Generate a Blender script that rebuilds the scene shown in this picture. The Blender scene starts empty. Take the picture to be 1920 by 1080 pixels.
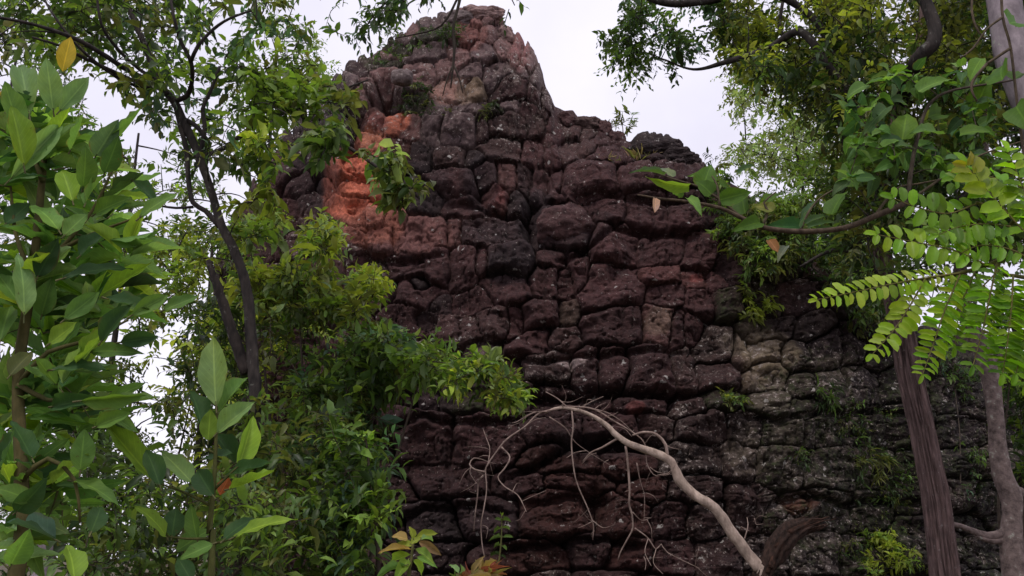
import bpy, math, random
import numpy as np
from mathutils import Vector

# ------------------------------------------------------------------ camera, sky, sun, exposure
scene = bpy.context.scene
COL = scene.collection
PITCH = math.radians(18.0)
FPX = 1493.0                                    # focal length in pixels of the 1920 px wide photo
CAM = np.array([0.0, 0.0, 1.6])
cd = bpy.data.cameras.new("camera")
cd.sensor_width = 36.0
cd.lens = FPX / 1920.0 * 36.0
cd.clip_start = 0.05
cd.clip_end = 2000.0
cam = bpy.data.objects.new("camera", cd)
COL.objects.link(cam)
cam.location = CAM
cam.rotation_euler = (math.radians(90) + PITCH, 0, 0)
scene.camera = cam

SUN_ELEV, SUN_AZ = math.radians(62), math.radians(200)
world = bpy.data.worlds.new("World")
scene.world = world
world.use_nodes = True
nt = world.node_tree
nt.nodes.clear()
wo = nt.nodes.new("ShaderNodeOutputWorld")
bg = nt.nodes.new("ShaderNodeBackground")
sky = nt.nodes.new("ShaderNodeTexSky")
sky.sky_type = 'NISHITA'
sky.sun_disc = False
sky.sun_elevation = SUN_ELEV
sky.sun_rotation = SUN_AZ
tc = nt.nodes.new("ShaderNodeTexCoord")
nz = nt.nodes.new("ShaderNodeTexNoise")
nz.inputs['Scale'].default_value = 3.0
nz.inputs['Detail'].default_value = 5.0
nz.inputs['Roughness'].default_value = 0.5
ramp = nt.nodes.new("ShaderNodeValToRGB")      # soft stratus cloud, brighter and greyer bands
ramp.color_ramp.elements[0].position = 0.3
ramp.color_ramp.elements[0].color = (5.5, 5.3, 6.3, 1)
ramp.color_ramp.elements[1].position = 0.72
ramp.color_ramp.elements[1].color = (7.3, 7.05, 7.9, 1)
mixw = nt.nodes.new("ShaderNodeMix")
mixw.data_type = 'RGBA'
mixw.inputs[0].default_value = 0.94             # nearly closed cloud cover over the sky
nt.links.new(tc.outputs['Generated'], nz.inputs['Vector'])
nt.links.new(nz.outputs['Fac'], ramp.inputs['Fac'])
nt.links.new(sky.outputs[0], mixw.inputs[6])
nt.links.new(ramp.outputs['Color'], mixw.inputs[7])
nt.links.new(mixw.outputs[2], bg.inputs['Color'])
bg.inputs['Strength'].default_value = 0.1
nt.links.new(bg.outputs[0], wo.inputs['Surface'])

sd = bpy.data.lights.new("sun", 'SUN')
sd.energy = 1.2
sd.angle = math.radians(14)
sd.color = (1.0, 0.95, 0.88)
sun = bpy.data.objects.new("sun", sd)
COL.objects.link(sun)
_az = SUN_AZ
_d = Vector((math.sin(_az) * math.cos(SUN_ELEV), math.cos(_az) * math.cos(SUN_ELEV), math.sin(SUN_ELEV)))
sun.rotation_euler = _d.to_track_quat('Z', 'Y').to_euler()

scene.view_settings.view_transform = 'Standard'
scene.view_settings.look = 'None'
scene.view_settings.exposure = 0.60
scene.view_settings.gamma = 1.0
scene.cycles.max_bounces = 7
scene.cycles.transmission_bounces = 4
scene.cycles.transparent_max_bounces = 8
scene.cycles.use_denoising = True

# ------------------------------------------------------------------ helpers
rng = np.random.default_rng(7)
CP, SP = math.cos(PITCH), math.sin(PITCH)


def P(px, py, Y):
    """world point that stands Y metres ahead on the sight line of photo pixel (px, py)"""
    u = (np.asarray(px, float) - 960.0) / FPX
    v = (540.0 - np.asarray(py, float)) / FPX
    dx, dy, dz = u, CP - v * SP, SP + v * CP
    k = np.asarray(Y, float) / dy
    return np.stack(np.broadcast_arrays(CAM[0] + dx * k, CAM[1] + dy * k, CAM[2] + dz * k), -1)


def _hash(ix, iy, iz, seed):
    h = (ix.astype(np.int64) * 374761393 + iy.astype(np.int64) * 668265263 + iz.astype(np.int64) * 1274126177 + seed * 974634721)
    h = (h ^ (h >> 13)) * 1274126177 & 0x7FFFFFFF
    h = h ^ (h >> 16)
    return (h & 0xFFFF) / 32767.5 - 1.0


def vnoise(p, seed=0):
    p = np.asarray(p, float)
    i = np.floor(p).astype(np.int64)
    f = p - i
    f = f * f * f * (f * (f * 6 - 15) + 10)
    r = 0
    for a in (0, 1):
        for b in (0, 1):
            for c in (0, 1):
                w = (f[..., 0] if a else 1 - f[..., 0]) * (f[..., 1] if b else 1 - f[..., 1]) * (f[..., 2] if c else 1 - f[..., 2])
                r = r + w * _hash(i[..., 0] + a, i[..., 1] + b, i[..., 2] + c, seed)
    return r


def fbm(p, octv=4, seed=0, gain=0.5):
    a, s, r = 1.0, 0.0, 0
    q = np.asarray(p, float)
    for o in range(octv):
        r = r + a * vnoise(q, seed + o * 17)
        s += a
        a *= gain
        q = q * 2.03 + 11.3
    return r / s


def xyz(a, b, c=0.0):
    return np.stack(np.broadcast_arrays(a, b, c), -1)


def sstep(a, b, x):
    t = np.clip((x - a) / (b - a), 0, 1)
    return t * t * (3 - 2 * t)


def unit(v):
    v = np.asarray(v, float)
    return v / np.maximum(np.linalg.norm(v, axis=-1, keepdims=True), 1e-9)


def in_poly(x, y, poly):
    x = np.asarray(x); y = np.asarray(y)
    r = np.zeros(x.shape, bool)
    n = len(poly)
    for k in range(n):
        x0, y0 = poly[k]
        x1, y1 = poly[(k + 1) % n]
        if y0 == y1:
            continue
        c = ((y0 > y) != (y1 > y)) & (x < (x1 - x0) * (y - y0) / (y1 - y0) + x0)
        r ^= c
    return r


class MB:
    """collects vertices, faces, colours of ONE mesh"""

    def __init__(self):
        self.v, self.f, self.c, self.uv, self.n = [], [], [], [], 0

    def add(self, v, faces, col=None, uv=None):
        v = np.asarray(v, float).reshape(-1, 3)
        m = len(v)
        self.v.append(v)
        for fa in faces:
            fa = np.asarray(fa, np.int64)
            if len(fa):
                self.f.append(fa + self.n)
        c = np.ones((m, 4)) if col is None else np.concatenate([np.broadcast_to(np.asarray(col, float), (m, 3)), np.ones((m, 1))], 1)
        self.c.append(c)
        self.uv.append(np.zeros((m, 3)) if uv is None else np.asarray(uv, float))
        self.n += m

    def build(self, name, mat, parent=None, smooth=True, attrs=None, origin=None):
        V = np.concatenate(self.v)
        me = bpy.data.meshes.new(name)
        loops = np.concatenate([f.ravel() for f in self.f])
        sizes = np.concatenate([np.full(len(f), f.shape[1]) for f in self.f])
        starts = np.concatenate([[0], np.cumsum(sizes)[:-1]])
        if origin is not None:
            V = V - np.asarray(origin)
        me.vertices.add(len(V))
        me.vertices.foreach_set("co", V.astype(np.float32).ravel())
        me.loops.add(len(loops))
        me.loops.foreach_set("vertex_index", loops.astype(np.int32))
        me.polygons.add(len(sizes))
        me.polygons.foreach_set("loop_start", starts.astype(np.int32))
        me.polygons.foreach_set("use_smooth", np.full(len(sizes), smooth))
        a = me.attributes.new("col", 'FLOAT_COLOR', 'POINT')
        a.data.foreach_set("color", np.concatenate(self.c).astype(np.float32).ravel())
        a = me.attributes.new("lf", 'FLOAT_VECTOR', 'POINT')
        a.data.foreach_set("vector", np.concatenate(self.uv).astype(np.float32).ravel())
        for k, val in (attrs or {}).items():
            a = me.attributes.new(k, 'FLOAT', 'POINT')
            a.data.foreach_set("value", np.asarray(val, np.float32).ravel())
        me.update(calc_edges=True)
        me.materials.append(mat)
        o = bpy.data.objects.new(name, me)
        COL.objects.link(o)
        if parent is not None:
            o.parent = parent
        return o


def empty(name, loc, label, cat, group=None):
    o = bpy.data.objects.new(name, None)
    COL.objects.link(o)
    o.location = [float(t) for t in loc]
    o.empty_display_size = 0.2
    tag(o, label, cat, group)
    return o


def tag(o, label, cat, group=None):
    o['label'] = label
    o['category'] = cat
    if group:
        o['group'] = group
    return o


def catmull(pts, step):
    pts = np.asarray(pts, float)
    if len(pts) < 2:
        return pts
    q = np.vstack([2 * pts[0] - pts[1], pts, 2 * pts[-1] - pts[-2]])
    out = []
    for i in range(1, len(q) - 2):
        p0, p1, p2, p3 = q[i - 1], q[i], q[i + 1], q[i + 2]
        n = max(2, int(np.linalg.norm((p2 - p1)[:3]) / step))
        t = np.linspace(0, 1, n, endpoint=False)[:, None]
        out.append(0.5 * (2 * p1 + (p2 - p0) * t + (2 * p0 - 5 * p1 + 4 * p2 - p3) * t ** 2 + (3 * p1 - p0 - 3 * p2 + p3) * t ** 3))
    out.append(pts[-1:])
    return np.concatenate(out)


def tube(mb, pts, rad, segs=8, col=None, rough=0.0, seed=0, furrow=None, step=None, cap=True):
    """tapered tube along pts (n,3) with radii rad (n); rough = radius noise share; furrow(ang, s) = extra radius share"""
    pts = np.asarray(pts, float)
    rad = np.asarray(rad, float)
    if step:
        pr = catmull(np.c_[pts, rad], step)
        pts, rad = pr[:, :3], np.maximum(pr[:, 3], 1e-4)
    n = len(pts)
    tan = unit(np.gradient(pts, axis=0))
    ref = np.array([0.13, 0.97, 0.21])
    a = unit(np.cross(tan, ref))
    b = np.cross(tan, a)
    ang = np.linspace(0, 2 * math.pi, segs, endpoint=False)
    s = np.r_[0, np.cumsum(np.linalg.norm(np.diff(pts, axis=0), axis=1))]
    R = np.repeat(rad[:, None], segs, 1)
    if rough:
        q = pts[:, None, :] / max(rad.max() * 1.6, 1e-3) + (np.cos(ang)[None, :, None] * a[:, None, :] + np.sin(ang)[None, :, None] * b[:, None, :]) * 1.2
        R = R * (1 + rough * fbm(q, 3, seed))
    if furrow is not None:
        R = R * (1 + furrow(ang[None, :] + 0 * s[:, None], s[:, None] + 0 * ang[None, :]))
    v = pts[:, None, :] + R[..., None] * (np.cos(ang)[None, :, None] * a[:, None, :] + np.sin(ang)[None, :, None] * b[:, None, :])
    i = np.arange(n - 1)[:, None] * segs
    j = np.arange(segs)[None, :]
    k = (j + 1) % segs
    quads = np.stack([i + j, i + k, i + segs + k, i + segs + j], -1).reshape(-1, 4)
    faces = [quads]
    if cap:
        faces.append((np.arange(segs) + (n - 1) * segs)[None, :])
        faces.append(np.arange(segs)[::-1][None, :])
    uv = np.stack([np.repeat(s[:, None], segs, 1), np.repeat(ang[None, :], n, 0), R], -1).reshape(-1, 3)
    mb.add(v.reshape(-1, 3), faces, col, uv)


# --- leaf templates: local x along the leaf, y across, z up (length 1, width 1 = full width)
def leaf_simple():
    v = np.array([[0, 0, 0], [.42, .5, .10], [1, 0, -.08], [.42, -.5, .10]])
    return v, [np.array([[0, 2, 1], [0, 3, 2]])], np.array([0, .42, 1, .42]), np.array([0, 1, 0, -1.])


def leaf_mid():
    v = np.array([[0, 0, 0], [.34, 0, .04], [.70, 0, .0], [1, 0, -.16],
                  [.30, .47, .13], [.68, .36, .07], [.30, -.47, .13], [.68, -.36, .07]])
    f = [np.array([[0, 1, 4], [0, 6, 1], [2, 3, 5], [2, 7, 3]]), np.array([[1, 2, 5, 4], [1, 6, 7, 2]])]
    return v, f, np.array([0, .34, .7, 1, .3, .68, .3, .68]), np.array([0, 0, 0, 0, 1, 1, -1, -1.])


def leaf_big(ns=11, na=5, shape='lance', droop=0.22, fold=0.16):
    t = np.linspace(0, 1, ns)
    if shape == 'lance':
        w = np.sin(math.pi * np.clip(t, 0, 1) ** 0.82) ** 0.95
        w = w * (1 - 0.18 * t) * 1.04
        w[0] = 0.05
        w[-1] = 0.0
    elif shape == 'oval':
        w = np.sqrt(np.clip(1 - (2 * t - 1) ** 2, 0, 1)) ** 0.85
        w[0] = 0.05
    else:  # heart
        w = np.clip(np.sin(math.pi * np.clip(t + 0.06, 0, 1) ** 0.6), 0, 1) ** 0.8
        w[-1] = 0
    a = np.linspace(-1, 1, na)
    T, A = np.meshgrid(t, a, indexing='ij')
    W = w[:, None] * A * 0.5
    Z = fold * np.abs(W) * 2 - droop * T ** 2 + 0.03 * np.sin(T * 17 + A * 2) * np.abs(A)
    v = np.stack([T - 0.08 * T ** 3, W, Z], -1).reshape(-1, 3)
    i = np.arange(ns - 1)[:, None] * na
    j = np.arange(na - 1)[None, :]
    q = np.stack([i + j, i + na + j, i + na + j + 1, i + j + 1], -1).reshape(-1, 4)
    return v, [q], T.ravel(), A.ravel()


T_SIMPLE, T_MID = leaf_simple(), leaf_mid()
T_LANCE, T_OVAL, T_HEART = leaf_big(), leaf_big(7, 5, 'oval', .15, .12), leaf_big(8, 5, 'heart', .25, .12)
T_LANCE_FLAT = leaf_big(9, 5, 'lance', .08, .10)
T_LANCES = [leaf_big(11, 5, 'lance', a, b) for a, b in ((.05, .10), (.16, .16), (.26, .06), (-.08, .15), (.12, .24))]


def put_leaves(mb, pos, d, up, length, width, col, tpl):
    """one mesh island per leaf: arrays pos (n,3), d = leaf direction, up = leaf normal hint"""
    v, faces, tt, aa = tpl
    n, m = len(pos), len(v)
    if n == 0:
        return
    x = unit(d)
    y = unit(np.cross(up, x) + 1e-6)
    z = np.cross(x, y)
    L = np.broadcast_to(length, (n,))[:, None, None]
    W = np.broadcast_to(width, (n,))[:, None, None]
    V = pos[:, None, :] + x[:, None, :] * v[None, :, 0:1] * L + y[:, None, :] * v[None, :, 1:2] * W + z[:, None, :] * v[None, :, 2:3] * L
    F = [(f[None] + (np.arange(n) * m)[:, None, None]).reshape(-1, f.shape[1]) for f in faces]
    C = np.repeat(np.broadcast_to(col, (n, 3)), m, 0)
    U = np.stack([np.tile(tt, n), np.tile(aa, n), np.repeat(rng.random(n), m)], -1)
    mb.add(V.reshape(-1, 3), F, C, U)


def rand_dirs(n):
    return unit(rng.normal(size=(n, 3)))


LEAF_K = np.array([1.85, 1.75, 1.62])      # scales leaf colours lighter than the base palette


def pick_cols(n, cols, jit=0.18):
    cols = np.asarray(cols, float) * LEAF_K
    c = cols[rng.integers(0, len(cols), n)]
    return np.clip(c * (1 + jit * rng.normal(size=(n, 1))) * (1 + 0.06 * rng.normal(size=(n, 3))), 0.003, 0.9)


# ------------------------------------------------------------------ materials
def new_mat(name):
    m = bpy.data.materials.new(name)
    m.use_nodes = True
    t = m.node_tree
    t.nodes.clear()
    out = t.nodes.new("ShaderNodeOutputMaterial")
    return m, t, out


def N(t, typ, **kw):
    n = t.nodes.new(typ)
    for k, v in kw.items():
        if k in n.inputs.keys() if isinstance(k, str) else False:
            n.inputs[k].default_value = v
        else:
            setattr(n, k, v)
    return n


def noise(t, vec, scale, detail=4.0, rough=0.55):
    n = t.nodes.new("ShaderNodeTexNoise")
    n.inputs['Scale'].default_value = scale
    n.inputs['Detail'].default_value = detail
    n.inputs['Roughness'].default_value = rough
    if vec is not None:
        t.links.new(vec, n.inputs['Vector'])
    return n.outputs['Fac']


def mrange(t, val, a, b, c=0.0, d=1.0):
    n = t.nodes.new("ShaderNodeMapRange")
    n.inputs['From Min'].default_value = a
    n.inputs['From Max'].default_value = b
    n.inputs['To Min'].default_value = c
    n.inputs['To Max'].default_value = d
    t.links.new(val, n.inputs['Value'])
    return n.outputs['Result']


def math2(t, op, a, b):
    n = t.nodes.new("ShaderNodeMath")
    n.operation = op
    for i, x in enumerate((a, b)):
        if isinstance(x, (int, float)):
            n.inputs[i].default_value = x
        else:
            t.links.new(x, n.inputs[i])
    return n.outputs[0]


def mixc(t, fac, a, b, blend='MIX'):
    n = t.nodes.new("ShaderNodeMix")
    n.data_type = 'RGBA'
    n.blend_type = blend
    for i, x in ((0, fac), (6, a), (7, b)):
        if isinstance(x, (int, float)):
            n.inputs[i].default_value = x
        elif isinstance(x, tuple):
            n.inputs[i].default_value = (*x, 1)
        else:
            t.links.new(x, n.inputs[i])
    return n.outputs[2]


def attr(t, name):
    n = t.nodes.new("ShaderNodeAttribute")
    n.attribute_name = name
    return n


def leaf_material(name, trans=0.42, rough=0.42, spec=0.35, veins=False, tint=(1.22, 1.22, 0.60)):
    m, t, out = new_mat(name)
    c = attr(t, "col").outputs['Color']
    geo = t.nodes.new("ShaderNodeNewGeometry")
    tcn = t.nodes.new("ShaderNodeTexCoord")
    nv = noise(t, tcn.outputs['Object'], 28.0, 3.0)
    c = mixc(t, 1.0, c, mixc(t, nv, (0.72, 0.74, 0.70), (1.25, 1.22, 1.2)), 'MULTIPLY')
    if veins:
        sx = t.nodes.new("ShaderNodeSeparateXYZ")
        t.links.new(attr(t, "lf").outputs['Vector'], sx.inputs[0])
        ab = math2(t, 'ABSOLUTE', sx.outputs[1], 0)
        mid = mrange(t, ab, 0.03, 0.10, 1.0, 0.0)
        ph = math2(t, 'SUBTRACT', math2(t, 'MULTIPLY', sx.outputs[0], 62.0), math2(t, 'MULTIPLY', ab, 15.0))
        sv = mrange(t, math2(t, 'SINE', ph, 0), 0.86, 1.0, 0.0, 0.35)
        vein = math2(t, 'MAXIMUM', mid, sv)
        c = mixc(t, math2(t, 'MULTIPLY', vein, 0.8), c, mixc(t, 1.0, c, (1.7, 1.6, 1.5), 'MULTIPLY'))
        spots = mrange(t, noise(t, tcn.outputs['Object'], 55.0, 2.0), 0.70, 0.76, 0.0, 0.55)
        c = mixc(t, spots, c, (0.10, 0.07, 0.03))
        rim = math2(t, 'MULTIPLY', mrange(t, ab, 0.78, 1.0), mrange(t, noise(t, tcn.outputs['Object'], 14.0, 3.0), 0.55, 0.66))
        c = mixc(t, math2(t, 'MULTIPLY', rim, 0.7), c, (0.16, 0.10, 0.04))
        c = mixc(t, mrange(t, noise(t, tcn.outputs['Object'], 6.0, 3.0), 0.45, 0.7, 0.0, 0.4), c, mixc(t, 1.0, c, (1.5, 1.25, 0.6), 'MULTIPLY'))
    back = mixc(t, 1.0, c, (1.25, 1.22, 1.35), 'MULTIPLY')     # paler underside of the leaf
    c2 = mixc(t, geo.outputs['Backfacing'], c, back)
    pb = t.nodes.new("ShaderNodeBsdfPrincipled")
    pb.inputs['Roughness'].default_value = rough
    pb.inputs['Specular IOR Level'].default_value = spec
    t.links.new(c2, pb.inputs['Base Color'])
    tr = t.nodes.new("ShaderNodeBsdfTranslucent")
    t.links.new(mixc(t, 1.0, c, tint, 'MULTIPLY'), tr.inputs['Color'])
    mx = t.nodes.new("ShaderNodeMixShader")
    mx.inputs[0].default_value = trans
    t.links.new(pb.outputs[0], mx.inputs[1])
    t.links.new(tr.outputs[0], mx.inputs[2])
    t.links.new(mx.outputs[0], out.inputs['Surface'])
    return m


def bark_material(name, a, b, scale=14.0, stretch=0.25, bump=0.5, lichen=0.0, lcol=(0.35, 0.36, 0.30), ring=0.0):
    m, t, out = new_mat(name)
    lf = t.nodes.new("ShaderNodeTexCoord").outputs['Object']
    mp = t.nodes.new("ShaderNodeMapping")
    mp.inputs['Scale'].default_value = (1, 1, stretch)
    t.links.new(lf, mp.inputs['Vector'])
    n1 = noise(t, mp.outputs[0], scale, 6.0, 0.65)
    n2 = noise(t, lf, scale * 0.3, 3.0)
    c = mixc(t, mrange(t, n1, 0.3, 0.7), a, b)
    c = mixc(t, 1.0, c, mixc(t, n2, (0.6, 0.6, 0.6), (1.35, 1.3, 1.3)), 'MULTIPLY')
    if lichen:
        nl = noise(t, lf, scale * 0.9, 5.0, 0.7)
        c = mixc(t, mrange(t, nl, 0.66 - lichen, 0.72 - lichen * .8, 0, 0.8), c, lcol)
    c = mixc(t, 1.0, c, attr(t, "col").outputs['Color'], 'MULTIPLY')
    pb = t.nodes.new("ShaderNodeBsdfPrincipled")
    pb.inputs['Roughness'].default_value = 0.9
    pb.inputs['Specular IOR Level'].default_value = 0.2
    t.links.new(c, pb.inputs['Base Color'])
    bp = t.nodes.new("ShaderNodeBump")
    bp.inputs['Strength'].default_value = bump
    bp.inputs['Distance'].default_value = 0.02
    t.links.new(n1, bp.inputs['Height'])
    t.links.new(bp.outputs[0], pb.inputs['Normal'])
    t.links.new(pb.outputs[0], out.inputs['Surface'])
    return m


def rock_material():
    m, t, out = new_mat("weathered_rock")
    ob = t.nodes.new("ShaderNodeTexCoord").outputs['Object']
    c = attr(t, "col").outputs['Color']
    li = attr(t, "lichen").outputs['Fac']
    mo = attr(t, "moss").outputs['Fac']
    n1 = noise(t, ob, 9.0, 8.0, 0.68)
    n2 = noise(t, ob, 2.2, 4.0, 0.6)
    n3 = noise(t, ob, 42.0, 4.0, 0.6)
    mp = t.nodes.new("ShaderNodeMapping")
    mp.inputs['Scale'].default_value = (5.5, 5.5, 0.55)
    t.links.new(ob, mp.inputs['Vector'])
    ns = noise(t, mp.outputs[0], 1.0, 5.0, 0.6)                 # rain streaks that run down the face
    c = mixc(t, 1.0, c, mixc(t, mrange(t, n1, 0.25, 0.75), (0.45, 0.42, 0.43), (1.65, 1.6, 1.58)), 'MULTIPLY')
    c = mixc(t, 1.0, c, mixc(t, mrange(t, n3, 0.3, 0.7), (0.72, 0.72, 0.72), (1.3, 1.3, 1.3)), 'MULTIPLY')
    c = mixc(t, mrange(t, ns, 0.46, 0.68, 0.0, 0.6), c, mixc(t, 1.0, c, (0.38, 0.36, 0.42), 'MULTIPLY'))
    # green algae / moss
    mm = math2(t, 'ADD', mo, math2(t, 'MULTIPLY', math2(t, 'SUBTRACT', n1, 0.5), 1.5))
    mossc = mixc(t, n3, (0.013, 0.020, 0.007), (0.060, 0.072, 0.026))
    c = mixc(t, mrange(t, mm, 0.38, 0.66, 0.0, 0.88), c, mossc)
    # pale crustose lichen: soft blotches and small hard spots
    nb = noise(t, ob, 5.0, 7.0, 0.72)
    lb = math2(t, 'ADD', math2(t, 'MULTIPLY', li, 0.30), nb)
    blot = mrange(t, lb, 0.70, 0.86, 0.0, 0.6)
    c = mixc(t, blot, c, mixc(t, n3, (0.10, 0.068, 0.060), (0.25, 0.195, 0.17)))
    nd = t.nodes.new("ShaderNodeTexNoise")
    nd.inputs['Scale'].default_value = 3.0
    nd.inputs['Detail'].default_value = 3.0
    t.links.new(ob, nd.inputs['Vector'])
    wv = t.nodes.new("ShaderNodeVectorMath")
    wv.operation = 'MULTIPLY_ADD'
    t.links.new(nd.outputs['Color'], wv.inputs[0])
    wv.inputs[1].default_value = (0.25, 0.25, 0.25)
    t.links.new(ob, wv.inputs[2])
    vo = t.nodes.new("ShaderNodeTexVoronoi")
    vo.inputs['Scale'].default_value = 6.5
    t.links.new(wv.outputs[0], vo.inputs['Vector'])
    wn = t.nodes.new("ShaderNodeTexWhiteNoise")
    t.links.new(vo.outputs['Position'], wn.inputs['Vector'])
    have = math2(t, 'LESS_THAN', wn.outputs['Value'], math2(t, 'MULTIPLY', li, mrange(t, n2, 0.38, 0.62, 0.04, 0.42)))
    rad = mrange(t, noise(t, ob, 24.0, 3.0, 0.7), 0.3, 0.7, 0.05, 0.40)
    spot = math2(t, 'MULTIPLY', math2(t, 'LESS_THAN', vo.outputs['Distance'], rad), have)
    c = mixc(t, math2(t, 'MULTIPLY', spot, 0.8), c, mixc(t, n3, (0.30, 0.27, 0.25), (0.52, 0.49, 0.46)))
    nfk = noise(t, ob, 19.0, 4.0, 0.62)                 # broken crusts, crowded where the lichen thrives
    crowd = math2(t, 'MULTIPLY', li, mrange(t, nb, 0.40, 0.62, 0.0, 0.21))
    lim = math2(t, 'SUBTRACT', 0.672, crowd)
    spot2 = math2(t, 'MULTIPLY', mrange(t, math2(t, 'SUBTRACT', nfk, lim), 0.0, 0.07, 0.0, 1.0), 1.0)
    c = mixc(t, math2(t, 'MULTIPLY', spot2, 0.78), c, mixc(t, n3, (0.24, 0.19, 0.17), (0.56, 0.49, 0.45)))
    pb = t.nodes.new("ShaderNodeBsdfPrincipled")
    pb.inputs['Roughness'].default_value = 0.85
    pb.inputs['Specular IOR Level'].default_value = 0.25
    t.links.new(c, pb.inputs['Base Color'])
    bp = t.nodes.new("ShaderNodeBump")
    bp.inputs['Strength'].default_value = 1.0
    bp.inputs['Distance'].default_value = 0.09
    hh = math2(t, 'ADD', n1, math2(t, 'MULTIPLY', n3, 0.25))
    t.links.new(hh, bp.inputs['Height'])
    t.links.new(bp.outputs[0], pb.inputs['Normal'])
    t.links.new(pb.outputs[0], out.inputs['Surface'])
    return m


def ground_material():
    m, t, out = new_mat("leaf_litter")
    ob = t.nodes.new("ShaderNodeTexCoord").outputs['Object']
    n1 = noise(t, ob, 1.3, 6.0)
    n2 = noise(t, ob, 14.0, 6.0, 0.7)
    c = mixc(t, n2, (0.03, 0.02, 0.012), (0.13, 0.09, 0.055))
    c = mixc(t, mrange(t, n1, 0.5, 0.65), c, mixc(t, n2, (0.02, 0.03, 0.01), (0.06, 0.09, 0.03)))
    pb = t.nodes.new("ShaderNodeBsdfPrincipled")
    pb.inputs['Roughness'].default_value = 0.95
    t.links.new(c, pb.inputs['Base Color'])
    bp = t.nodes.new("ShaderNodeBump")
    bp.inputs['Strength'].default_value = 0.8
    bp.inputs['Distance'].default_value = 0.05
    t.links.new(n2, bp.inputs['Height'])
    t.links.new(bp.outputs[0], pb.inputs['Normal'])
    t.links.new(pb.outputs[0], out.inputs['Surface'])
    return m


M_ROCK = rock_material()
M_GROUND = ground_material()
M_LEAF = leaf_material("small_leaf", trans=0.5)
M_BIG = leaf_material("broad_leaf", trans=0.45, rough=0.55, spec=.16, veins=True)
M_PIN = leaf_material("backlit_leaflet", trans=0.55, rough=0.45, tint=(1.3, 1.5, 0.4))
M_DARKBARK = bark_material("dark_bark", (0.009, 0.008, 0.008), (0.058, 0.048, 0.043), 16, 0.3, 0.6, 0.06, (0.16, 0.16, 0.14))
M_REDBARK = bark_material("red_furrowed_bark", (0.035, 0.023, 0.022), (0.20, 0.135, 0.125), 30, 0.12, 1.0, 0.05, (0.22, 0.19, 0.18))
M_PALEBARK = bark_material("pale_bark", (0.075, 0.057, 0.052), (0.28, 0.215, 0.195), 18, 0.9, 0.8, 0.06)
M_GREYBARK = bark_material("grey_bark", (0.13, 0.11, 0.12), (0.36, 0.31, 0.33), 8, 0.6, 0.4, 0.04)
M_DEADWOOD = bark_material("bleached_deadwood", (0.17, 0.125, 0.10), (0.56, 0.45, 0.37), 18, 0.45, 0.7)
M_ROT = bark_material("rotten_bark", (0.008, 0.006, 0.005), (0.07, 0.042, 0.032), 26, 0.4, 0.9)
M_TWIG = bark_material("twig", (0.03, 0.022, 0.018), (0.10, 0.08, 0.06), 30, 0.5, 0.2)
M_GREENSTEM = bark_material("green_stem", (0.06, 0.07, 0.025), (0.14, 0.13, 0.06), 30, 0.5, 0.2)

# ------------------------------------------------------------------ ground
gx = np.linspace(-90, 90, 181)
gy = np.linspace(-60, 120, 181)
GX, GY = np.meshgrid(gx, gy, indexing='ij')


def ground_z(x, y):
    return 0.25 * fbm(xyz(np.asarray(x) / 5.0, np.asarray(y) / 5.0), 3, 3) * sstep(0.5, 6, np.hypot(x, y))


GZ = ground_z(GX, GY)
g = MB()
ii = np.arange(180)[:, None] * 181
jj = np.arange(180)[None, :]
g.add(np.stack([GX, GY, GZ], -1).reshape(-1, 3), [np.stack([ii + jj, ii + 181 + jj, ii + 182 + jj, ii + jj + 1], -1).reshape(-1, 4)])
go = g.build("ground", M_GROUND)
go['kind'] = 'structure'


def to_ground(p):
    p = np.asarray(p, float)
    return np.array([p[0], p[1], float(ground_z(p[0], p[1])) - 0.05])


# ------------------------------------------------------------------ the rock outcrop
SIL = np.array([(396, 560), (420, 470), (447, 400), (480, 352), (510, 315), (545, 262), (575, 222), (600, 190), (630, 155), (660, 125),
                (690, 108), (720, 92), (745, 80), (775, 62), (800, 44), (822, 32), (840, 27), (868, 22), (905, 20), (925, 24), (936, 45),
                (950, 54), (962, 62), (975, 78), (988, 90), (1002, 106), (1012, 128), (1018, 142), (1023, 165), (1032, 182), (1040, 203), (1060, 210), (1075, 208),
                (1085, 222), (1100, 228), (1115, 226), (1135, 236), (1150, 252), (1175, 262), (1200, 268), (1215, 266), (1240, 266), (1262, 274), (1278, 288), (1290, 300),
                (1320, 318), (1370, 345), (1450, 400), (1520, 455), (1580, 510), (1640, 575), (1700, 625), (1790, 640), (1900, 660), (2050, 720), (2200, 800)], float)
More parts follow.
